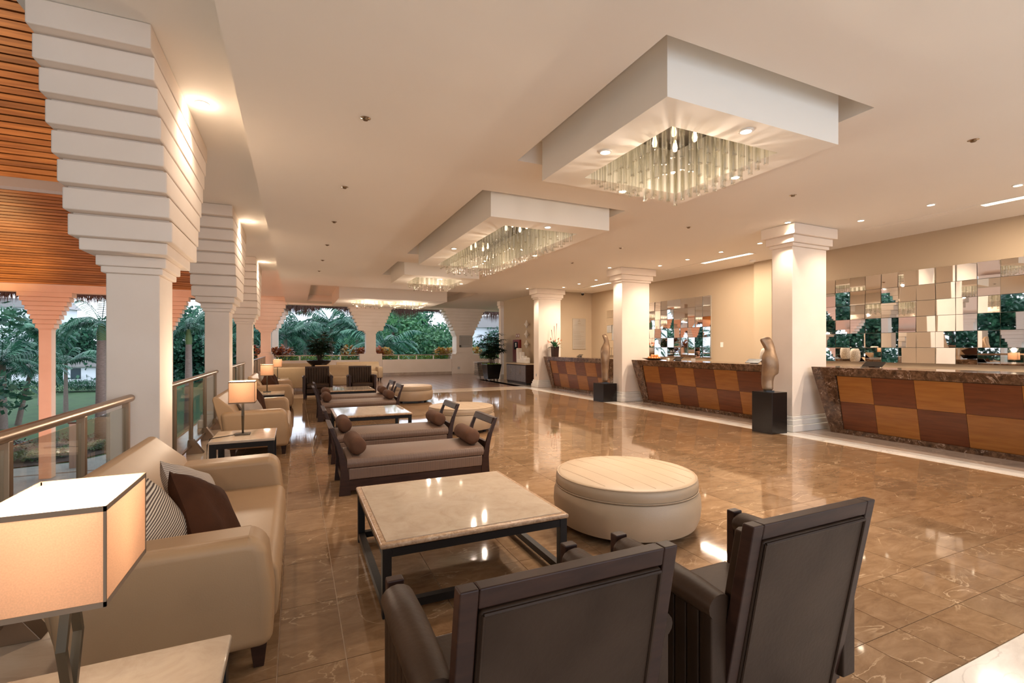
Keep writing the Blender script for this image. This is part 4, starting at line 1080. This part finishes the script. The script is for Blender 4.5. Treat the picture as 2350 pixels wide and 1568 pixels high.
for k, (yo, h, w) in enumerate([(.42, .62, .20), (.16, .46, .18), (-.08, .30, .16), (-.32, .24, .18)]):
    obj('arm', MB().prism([(yo - w / 2, .0), (yo + w / 2, .0), (yo + w / 2 + .015, h), (yo - w / 2 + .03, h)], -.1, .1, 'x'), M['white'], t, bevel=.03, seg=4)
obj('base', MB().prism([(-.36, 0), (.46, 0), (.50, .16), (-.42, .20)], -.11, .11, 'x'), M['white'], t, bevel=.04, seg=4)
for k, z in enumerate((2.45, 2.03, 1.61)):
    t = thing('wall_cone', '%s of three white spiked cone ornaments on the far right wall' % ['topmost', 'middle', 'lowest'][k], 'wall ornament', (8.80, 17.9, z), 0, 'cone ornaments on the wall')
    obj('cone', MB().lathe([(.11, 0), (.10, .02), (.05, .08), (.028, .16), (.004, .20)], n=20), M['white'], t, smooth=True)
    obj('lower_cone', MB().lathe([(.09, 0), (.05, -.06), (.02, -.14), (.003, -.17)], n=20), M['trim'], t, smooth=True)
    obj('bracket', MB().box(.0, .118, -.01, .01, -.01, .01), M['steel'], t)
t = thing('fire_extinguisher_box', 'dark red fire extinguisher cabinet on the far right wall', 'fire cabinet', (8.92, 19.0, .85))
obj('box', MB().box(-.10, -.001, -.34, .34, 0, .98), M['red'], t, bevel=.01)
obj('window', MB().box(-.106, -.1005, -.2, .2, .55, .88), M['black'], t); obj('notice', MB().box(-.109, -.1065, -.06, .06, .66, .84), M['label'], t)
for k in (0, 1):
    o = obj('safety_sign', MB().box(-.006, -.001, -.07, .07, 0, .15), M['red'], None, (8.92, 18.92 + .2 * k, 1.93)); tag(o, '%s of two small red safety signs above the fire cabinet' % ['right', 'left'][k], 'sign', 'small red signs')
    obj('pictogram', MB().box(-.0075, -.0061, -.03, .03, .03, .12), M['label'], o)
def box_tagged(name, bx, m, loc, label, cat): return tag(obj(name, MB().box(*bx), M[m], None, loc, bevel=.002), label, cat)
box_tagged('switch_plate', (-.006, -.001, -.05, .05, 0, .14), 'white', (XW, 9.72, 1.5), 'small cream switch plate on the wall right of the middle mirror', 'switch')
box_tagged('column_sign', (.001, .006, -.04, .04, 0, .22), 'black', (-1.159, 15.8, 1.55), 'small dark plate on the third corbelled column', 'sign')

# ================================================================== PLANTS INDOORS
def fanleaf(mb, base, az, el, L, nb, spread, w):
    for k in range(nb):
        a = (k / (nb - 1) - .5) * spread
        bladeleaf(mb, base, az + a, el + .3 * math.cos(a) - .25, L * (1 - .15 * abs(a)), w, .35, 3)
def fanpalm(label, x, y, z, H, spread, ncane, pot, seed, name='potted_palm'):
    rr = random.Random(seed)
    t = thing(name, label, 'plant', (x, y, z))
    pot(t)
    for k in range(ncane):
        a = rr.uniform(0, 2 * PI); r0 = rr.uniform(.03, .14); h = H * rr.uniform(.45, .95); lean = rr.uniform(.1, .35) * spread
        p0 = Vector((r0 * math.cos(a), r0 * math.sin(a), 0)); p1 = p0 + Vector((lean * math.cos(a) * .5, lean * math.sin(a) * .5, h))
        s = MB(); s.tube([p0, (p0 + p1) / 2 + Vector((0, 0, .02)), p1], [.014, .012, .009], 6); obj('cane', s, M['bark'], t, smooth=True)
        for j in range(13):
            q = rr.uniform(.3, 1.0); b = p0.lerp(p1, q); az = a + rr.uniform(-2.2, 2.2); el = rr.uniform(.0, 1.1)
            pet = b + Vector((math.cos(az) * math.cos(el), math.sin(az) * math.cos(el), math.sin(el))) * rr.uniform(.15, .3) * spread
            f = MB(); f.tube([b, pet], .004, 4); fanleaf(f, pet, az, el * .5, rr.uniform(.28, .40) * spread, 8, 2.3, .045 * spread)
            leafobj('frond', f, M['potleaf'], t)
    return t
def pot_square(t):
    obj('pot', MB().rings([[(i * w, j * w, zz) for i, j in ((-1, -1), (1, -1), (1, 1), (-1, 1))] for w, zz in ((.26, -.66), (.35, -.02), (.37, 0), (.33, 0), (.32, -.06))], cap=True), M['black'], t, bevel=.006)
    for i, j in ((-1, -1), (1, -1), (1, 1), (-1, 1)): obj('pot_foot', MB().box(i * .2 - .03, i * .2 + .03, j * .2 - .03, j * .2 + .03, -.74, -.66), M['chrome'], t)
    g = MB(); rr = random.Random(9)
    for k in range(160): bladeleaf(g, (rr.uniform(-.3, .3), rr.uniform(-.3, .3), -.03), rr.uniform(0, 6.3), rr.uniform(.1, 1.4), rr.uniform(.08, .16), .05)
    leafobj('ground_cover', g, M['hedge'], t)
def pot_round(t):
    obj('pot', MB().lathe([(.22, -.98), (.24, -.9), (.28, -.2), (.44, -.06), (.46, 0), (.40, 0), (.36, -.05)], n=36), M['black'], t, smooth=True)
fanpalm('tall potted palm in a square black pot by the far right pilaster', 8.0, 19.85, .74, 1.4, 1.1, 12, pot_square, 11)
fanpalm('bushy potted palm in a wide dark planter behind the far sofas', .82, 20.35, .98, 1.0, .95, 12, pot_round, 4)
t = thing('striped_planter', 'steel slatted square planter directly behind the tall potted palm', 'planter', (8.35, 21.6, 0))
obj('core', MB().box(-.42, .42, -.3, .3, .12, .78), M['roof'], t)
for k in range(13):
    w = .40 + .006 * k; obj('slat', MB().box(-w - .04, w + .04, -.34, .34, .12 + .052 * k, .145 + .052 * k), M['chrome'], t)
for i in (-1, 1): obj('leg', MB().box(i * .3 - .03, i * .3 + .03, -.2, .2, 0, .12), M['steel'], t)

# ================================================================== PLANTING AT THE ARCHES
def bush(mb, c, r, n, L, w, rr, flat=1.0):
    for k in range(n):
        a = rr.uniform(0, 2 * PI); b = math.acos(rr.uniform(-.4, 1)); q = rr.uniform(.6, 1)
        p = (c[0] + r * q * math.sin(b) * math.cos(a), c[1] + r * q * math.sin(b) * math.sin(a), c[2] + r * q * math.cos(b) * flat)
        bladeleaf(mb, p, a + rr.uniform(-.6, .6), rr.uniform(-.2, 1.2), L * rr.uniform(.7, 1.2), w, .35, 2)
CRO = [(575, 790, .7, 'croton'), (632, 802, .38, 'croton'), (653, 803, .5, 'croton'), (800, 800, .52, 'croton2'), (829, 800, .38, 'croton'), (868, 797, .45, 'croton'), (885, 802, .42, 'croton2'), (1010, 800, .42, 'croton2'), (1032, 797, .42, 'croton2'), (1092, 798, .45, 'croton2')]
CL = ['left of the corner column', 'just right of the corner column', 'red leaved, in the left far arch', 'yellow and red, in the left far arch beside the middle column', 'dark, touching the middle column on its left', 'touching the middle column on its right', 'orange leaved, a little right of the middle column', 'left of the pair before the plaque column', 'right of the pair before the plaque column', 'between the plaque column and the potted palm']
for i, (px, py, sz, mm) in enumerate(CRO):
    p = at(px, py, s=10)
    p = at(px, py, s=1); yc = YB + (1.15 if px > 1020 else .85); tt = yc / p.y; p = Vector((p.x * tt, yc, 0))
    g = MB(); rr = random.Random(20 + i); bush(g, (0, 0, .36), sz * .78, 130, .28, .13, rr)
    t = thing('croton', 'croton bush ' + CL[i], 'plant', (p.x, yc, .80), 0, 'crotons in the planter')
    leafobj('foliage', g, M[mm], t)
    s = MB()
    for q in range(3): s.tube([(.02 * q, 0, -.03), (.06 * (q - 1), .02, .35)], .012, 5)
    obj('stem', s, M['bark'], t)
for i, (a, b) in enumerate(((-.9, 2.95), (4.15, 7.9), (9.7, 12.0))):
    g = MB(); rr = random.Random(50 + i)
    for k in range(int((b - a) * 520)):
        bladeleaf(g, (rr.uniform(a, b), YB + rr.uniform(.3, .9), rr.uniform(.68, 1.05)), rr.uniform(0, 6.3), rr.uniform(-.2, 1.3), rr.uniform(.07, .13), .06, .2, 2)
    o = leafobj('planter_hedge', g, M['hedge']); tag(o, ['clipped green hedge in the planter of the left far arch', 'clipped green hedge in the planter of the middle far arch', 'clipped green hedge right of the plaque column'][i], 'hedge', kind='stuff')

# thatch eaves
def thatch(x0, x1, y, z, L, seed, label):
    g = MB(); rr = random.Random(seed); x_ = x0
    while x_ < x1:
        for q in range(3):
            yy = y + rr.uniform(0, .25); l = L * rr.uniform(.35, 1.0) * (.6 + .4 * math.sin(x_ * 2.3 + seed)); w = rr.uniform(.008, .02); dx = rr.uniform(-.05, .05)
            b = len(g.v); g.v += [(x_ - w, yy, z), (x_ + w, yy, z), (x_ + dx, yy, z - l)]; g.f.append((b, b + 1, b + 2))
        x_ += .014
    g.box(x0, x1, y + .1, y + 1.2, z - .05, z + .25)
    o = leafobj('thatch_eave', g, M['thatch']); tag(o, label, 'thatch', kind='stuff')
thatch(-.6, 12.0, 27.4, 3.74, .8, 1, 'dark thatch fringe hanging over the far garden arches')
thatch(-13, -1.0, 26.8, 3.9, .65, 2, 'dark thatch fringe over the courtyard arches on the left')

# ================================================================== GARDEN
GZ = -3.9
gd = obj('ground', MB().box(-160, 160, 26.5, 260, GZ - .2, GZ).box(-160, -15, -30, 26.5, GZ - .2, GZ), M['grass']); gd['kind'] = 'structure'
cf = obj('floor_courtyard', MB().box(-15, -1.8, -5, 26.5, GZ - .2, GZ), M['pave']); cf['kind'] = 'structure'
obj('floor_slab_edge', MB().box(-1.8, -1.78, -5, 26.2, -.5, 0), M['plaster'])['kind'] = 'structure'
wall('wall_below', MB().box(-1.75, 12, 26.15, 26.5, GZ, -.3), 'plaster')
p1 = [at(0, 1160, z=GZ), at(60, 1100, z=GZ), at(150, 1075, z=GZ), at(245, 1040, z=GZ), at(245, 1075, z=GZ), at(160, 1110, z=GZ)]
pth = MB().prism([(-14, 26.5), (-3, 26.5), (-5.5, 33), (-7.5, 32), (-9.5, 28.6), (-14, 27.6)], GZ + .005, GZ + .03, 'z'); o = obj('path', pth, M['pave']); o['kind'] = 'structure'
o = obj('mulch_bed', MB().prism([(-12, 28.2), (-9.6, 29), (-7.6, 33), (-9, 38), (-14, 33)], GZ + .005, GZ + .04, 'z'), M['mulch']); o['kind'] = 'structure'
# bollard sign
p = at(169, 1075, z=GZ); t = thing('garden_post', 'slim grey garden post standing in the planting bed on the left', 'post', (p.x, p.y, GZ)); obj('post', MB().box(-.14, .14, -.08, .08, 0, 2.0), M['pave'], t, bevel=.02)
obj('cap', MB().box(-.17, .17, -.1, .1, 2.0, 2.06), M['bark'], t)
def shrubs(pts, r, m, seed, label, n=160, L=.16):
    g = MB(); rr = random.Random(seed)
    for (x_, y_) in pts: bush(g, (x_, y_, GZ + r * .35), r, n, L, .09, rr, .6)
    o = leafobj('shrubs', g, M[m]); tag(o, label, 'shrubs', kind='stuff')
shrubs([(-13 + .45 * k, 29 + .5 * math.sin(k) + .3 * k) for k in range(12)], .55, 'shrub', 1, 'low yellow green ground cover along the garden path')
shrubs([(-14 + .6 * k, 32 + .35 * k + math.sin(k * 2)) for k in range(12)], .7, 'mulchleaf', 2, 'dark red ground cover in the bed behind the post')
shrubs([tuple(at(20 + 26 * k, 900 + 6 * (k % 3), z=GZ)[:2]) for k in range(5)], 1.3, 'shrub', 3, 'pale green low shrubs on the lawn at the left', 320, .35)
shrubs([tuple(at(10 + 22 * k, 903 - .5 * k, z=GZ)[:2]) for k in range(12)], 1.5, 'leaf', 4, 'dark clipped hedge at the far edge of the lawn', 420, .4)
# palms
def frond_mesh(L=2.6, n=22, seed=0, lw=.085, ll=.62, droop=.9, up=.5):
    mb = MB(); rr = random.Random(seed); pts = []
    for k in range(n + 1):
        q = k / n; pts.append(Vector((L * q * (1 - .15 * q), 0, up * L * q - droop * L * q * q * .75)))
    pt3 = pts[::3] + [pts[-1]] if (len(pts) - 1) % 3 else pts[::3]; mb.tube(pt3, list(np.linspace(.022, .003, len(pt3))), 4)
    for k in range(2, n + 1):
        q = k / n; l = ll * math.sin(PI * (.15 + .8 * q)) ** .6 * rr.uniform(.85, 1.1)
        for s in (-1, 1):
            b = pts[k]; tip = b + Vector((l * .45, s * l * .75, -l * rr.uniform(.35, .75))); mid = (b + tip) / 2 + Vector((0, 0, l * .12)); d = (tip - b).normalized(); w = Vector((1, 0, 0)) * lw / 2
            k0 = len(mb.v); mb.v += [tuple(b - w), tuple(b + w), tuple(mid + w), tuple(mid - w), tuple(tip)]; mb.f += [(k0, k0 + 1, k0 + 2, k0 + 3), (k0 + 3, k0 + 2, k0 + 4)]
    me = mb.mesh('frond'); me.materials.append(M['palmleaf']); return me
FR = [frond_mesh(2.6, 24, 1), frond_mesh(2.3, 22, 2, droop=1.25, up=.8), frond_mesh(2.4, 22, 3, droop=1.0, up=1.2)]
def palm(label, x, y, z, H, seed, scale=1.0, lean=(0, 0), r=.16, shaft=True, nf=15, name='palm_tree'):
    rr = random.Random(seed); t = thing(name, label, 'palm tree', (x, y, z), 0, 'palm trees in the garden')
    s = MB(); s.tube([(0, 0, 0), (lean[0] * .4, lean[1] * .4, H * .45), (lean[0], lean[1], H)], [r * 1.25, r, r * .8], 12); obj('trunk', s, M['palmtrunk'], t, smooth=True)
    zt = H
    if shaft:
        s = MB(); s.tube([(lean[0], lean[1], H - .02), (lean[0], lean[1], H + .35), (lean[0], lean[1], H + 1.0)], [r * .85, r * .95, r * .45], 12); obj('crownshaft', s, M['crownshaft'], t, smooth=True); zt = H + .9
    for k in range(nf):
        o = link('frond', FR[k % 3], None, t, (lean[0], lean[1], zt)); o.rotation_euler = (rr.uniform(-.15, .15), rr.uniform(-.35, .45), k * 2.4 + rr.uniform(-.3, .3)); q = scale * rr.uniform(.85, 1.1); o.scale = (q, q, q)
    return t
def palm_at(label, px, pyb, pyc, seed, zb=GZ, **k):
    b = at(px, pyb, z=zb); s_ = b.x * math.sin(YAW) + b.y * math.cos(YAW); zc = 1.5 - (pyc - 797) / 1090 * s_
    return palm(label, b.x, b.y, zb, zc - zb, seed, **k)
palm_at('palm with a thick grey ringed trunk left of the nearest corbelled column', 233, 1015, 780, 1, r=.26, scale=1.05)
palm_at('leaning palm at the far left, its crown drooping', 41, 976, 850, 2, lean=(.7, 0), r=.14, shaft=False)
palm_at('rough trunked palm cut by the left edge', 3, 985, 830, 3, r=.26, shaft=False, nf=20, scale=1.1)
palm_at('slender dark palm behind the orange column on its right', 151, 946, 835, 4, r=.14, shaft=False, scale=1.2)
palm_at('royal palm seen between the first two corbelled columns', 433, 985, 790, 5, r=.22, scale=1.05)
palm_at('palm crown on the far left skyline', 95, 930, 790, 6, r=.2, nf=18, scale=1.3)
pp = [(760, 745, 38, 'palm left of centre beyond the left far arch'), (820, 760, 36, 'arching palm beyond the left far arch, beside the middle column'), (700, 775, 40, 'palm beyond the bushy potted palm'), (655, 770, 34, 'palm at the left side of the left far arch'), (575, 760, 36, 'palm seen between the third column and the corner column'), (515, 750, 40, 'palm seen between the second and third corbelled columns'), (880, 800, 33, 'low palm beyond the middle far arch on its left')]
for i, (px, py, s_, l) in enumerate(pp):
    s_ *= 1.3
    p = at(px, py, s=s_); palm(l, p.x, p.y, GZ, p.z - GZ, 30 + i, scale=1.6, nf=22, shaft=False, r=.2)
# broad-leaved trees
def crown_mesh(seed, R0=3.0, n=4200, L=.30, flat=.8):
    rr = np.random.RandomState(seed); nc = 34
    cc = rr.normal(size=(nc, 3)); cc /= np.linalg.norm(cc, axis=1)[:, None]; cc *= (R0 * rr.uniform(.35, .95, nc))[:, None]; cc[:, 2] *= flat
    ci = rr.randint(0, nc, n); d = rr.normal(size=(n, 3)); d /= np.linalg.norm(d, axis=1)[:, None]
    P = cc[ci] + d * (R0 * .30 * rr.uniform(.5, 1.0, n))[:, None]
    a = rr.normal(size=(n, 3)); a /= np.linalg.norm(a, axis=1)[:, None]; b = np.cross(a, d + .3 * rr.normal(size=(n, 3))); b /= np.linalg.norm(b, axis=1)[:, None] + 1e-6
    l = (L * rr.uniform(.6, 1.2, n))[:, None]
    V = np.stack([P - a * l * .5, P + b * l * .25, P + a * l * .5, P - b * l * .25], 1).reshape(-1, 3)
    me = bpy.data.meshes.new('foliage'); me.from_pydata(V.tolist(), [], [(4 * i, 4 * i + 1, 4 * i + 2, 4 * i + 3) for i in range(n)]); me.materials.append(M['leaf']); return me
CR = [crown_mesh(i, 3.0, 6500) for i in range(4)]
CR2 = []
for c in CR[:2]:
    c2 = c.copy(); c2.materials.clear(); c2.materials.append(M['leaf2']); CR2.append(c2)
TR = [(900, 762, 34, 1.0, 1, 'bright leaved tree in the middle far arch, on its left'), (950, 770, 38, 1.1, 0, 'tall tree in the centre of the middle far arch'), (1015, 800, 33, .8, 1, 'lower leafy tree on the right of the middle far arch'),
      (870, 790, 40, 1.2, 0, 'dark tree behind the middle column of the far arches'), (1110, 795, 36, .7, 1, 'small tree between the plaque column and the pilaster'), (745, 800, 44, 1.2, 0, 'broad tree behind the bushy potted palm'),
      (670, 805, 46, 1.2, 0, 'broad tree at the left of the left far arch'), (830, 775, 48, 1.35, 0, 'broad tree right of centre in the left far arch'), (600, 775, 50, 1.5, 0, 'dark tree between the third column and the corner column'),
      (520, 790, 46, 1.5, 0, 'dark tree between the second and third corbelled columns'), (430, 790, 44, 1.5, 0, 'dark tree between the first and second corbelled columns'), (300, 780, 60, 1.9, 0, 'dark tree hidden partly by the nearest corbelled column'),
      (200, 800, 62, 1.9, 0, 'dense dark tree between the orange column and the ringed palm'), (100, 790, 64, 1.7, 0, 'dense dark tree behind the orange courtyard column'), (10, 800, 70, 1.6, 1, 'paler tree at the far left edge'),
      (955, 815, 44, 1.2, 0, 'dark lower tree at the back of the middle far arch'), (1040, 800, 45, 1.2, 0, 'dark tree at the back beside the plaque column'), (640, 800, 38, .9, 1, 'low bright tree behind the left far parapet'), (1180, 800, 50, 1.2, 0, 'tree beyond the far right opening')]
TRW = [(-21, -2), (-23, 4), (-21, 10), (-24, 16), (-21, 22), (-19, 28), (-16.5, 31), (-21, 35), (-27, 41)]
for i, (x_, y_) in enumerate(TRW):
    t = thing('leafy_tree', 'tree west of the courtyard seen only in the mirrors, %s from the left' % ORD[i], 'tree', (x_, y_, GZ), i * 1.1, 'trees seen in the mirrors')
    tr = MB(); tr.tube([(0, 0, 0), (.15, .1, 3), (.1, 0, 6)], [.35, .25, .12], 8); obj('trunk', tr, M['bark'], t, smooth=True)
    for hz, q in ((6.2, 1.5), (2.6, 1.6)):
        o = link('foliage', CR[i % 4], None, t, (0, 0, hz)); o.scale = (q, q, q * .8); o['kind'] = 'stuff'
for i, (px, py, s_, sc_, br, l) in enumerate(TR):
    f_ = 1.75 if s_ < 50 else 1.2
    s_ *= f_; sc_ *= f_
    p = at(px, py, s=s_); t = thing('leafy_tree', l, 'tree', (p.x, p.y, GZ), i * 1.3, 'leafy trees in the garden')
    hz = p.z - GZ
    tr = MB(); tr.tube([(0, 0, 0), (.15, .1, hz * .5), (.1, 0, hz)], [.3 * sc_, .22 * sc_, .1 * sc_], 8); obj('trunk', tr, M['bark'], t, smooth=True)
    o = link('foliage', (CR2 if br else CR)[i % (2 if br else 4)], None, t, (0, 0, hz)); o.scale = (sc_, sc_, sc_); o['kind'] = 'stuff'
    o = link('foliage', (CR2 if br else CR)[(i + 1) % (2 if br else 4)], None, t, (0, 0, hz - 2.6 * sc_)); o.scale = (sc_ * 1.1, sc_ * 1.1, sc_ * .8); o['kind'] = 'stuff'
g = MB(); rr = random.Random(77)
# houses
def house(label, px, py, s_, w, h, d=6, roof='flat'):
    p = at(px, py, s=s_); t = thing('house', label, 'building', (p.x, p.y, GZ), -YAW * .5, 'white houses beyond the garden')
    hh = p.z - GZ
    obj('wall', MB().box(-w / 2, w / 2, 0, d, 0, hh), M['house'], t)
    obj('roof', MB().prism([(-w / 2 - .5, hh), (w / 2 + .5, hh), (w / 2 - 1, hh + h), (-w / 2 + 1, hh + h)], -.5, d + .5), M['roof'], t)
    n = max(2, int(w / 3))
    for k in range(n):
        x_ = -w / 2 + w * (k + .5) / n
        for z_ in (1.0, 4.0):
            if z_ + 1.6 < hh: obj('window', MB().box(x_ - .6, x_ + .6, -.04, -.001, z_, z_ + 1.5), M['window'], t)
house('white house beyond the lawn left of the nearest corbelled column', 203, 842, 66, 6, .9)
house('white house at the far left behind the palms', 62, 850, 66, 3.6, .8)
house('white building with a grey roof high at the far left', 10, 705, 80, 14, 1.5)
house('white roofed house beyond the far right opening', 1135, 752, 60, 8, 1.4)
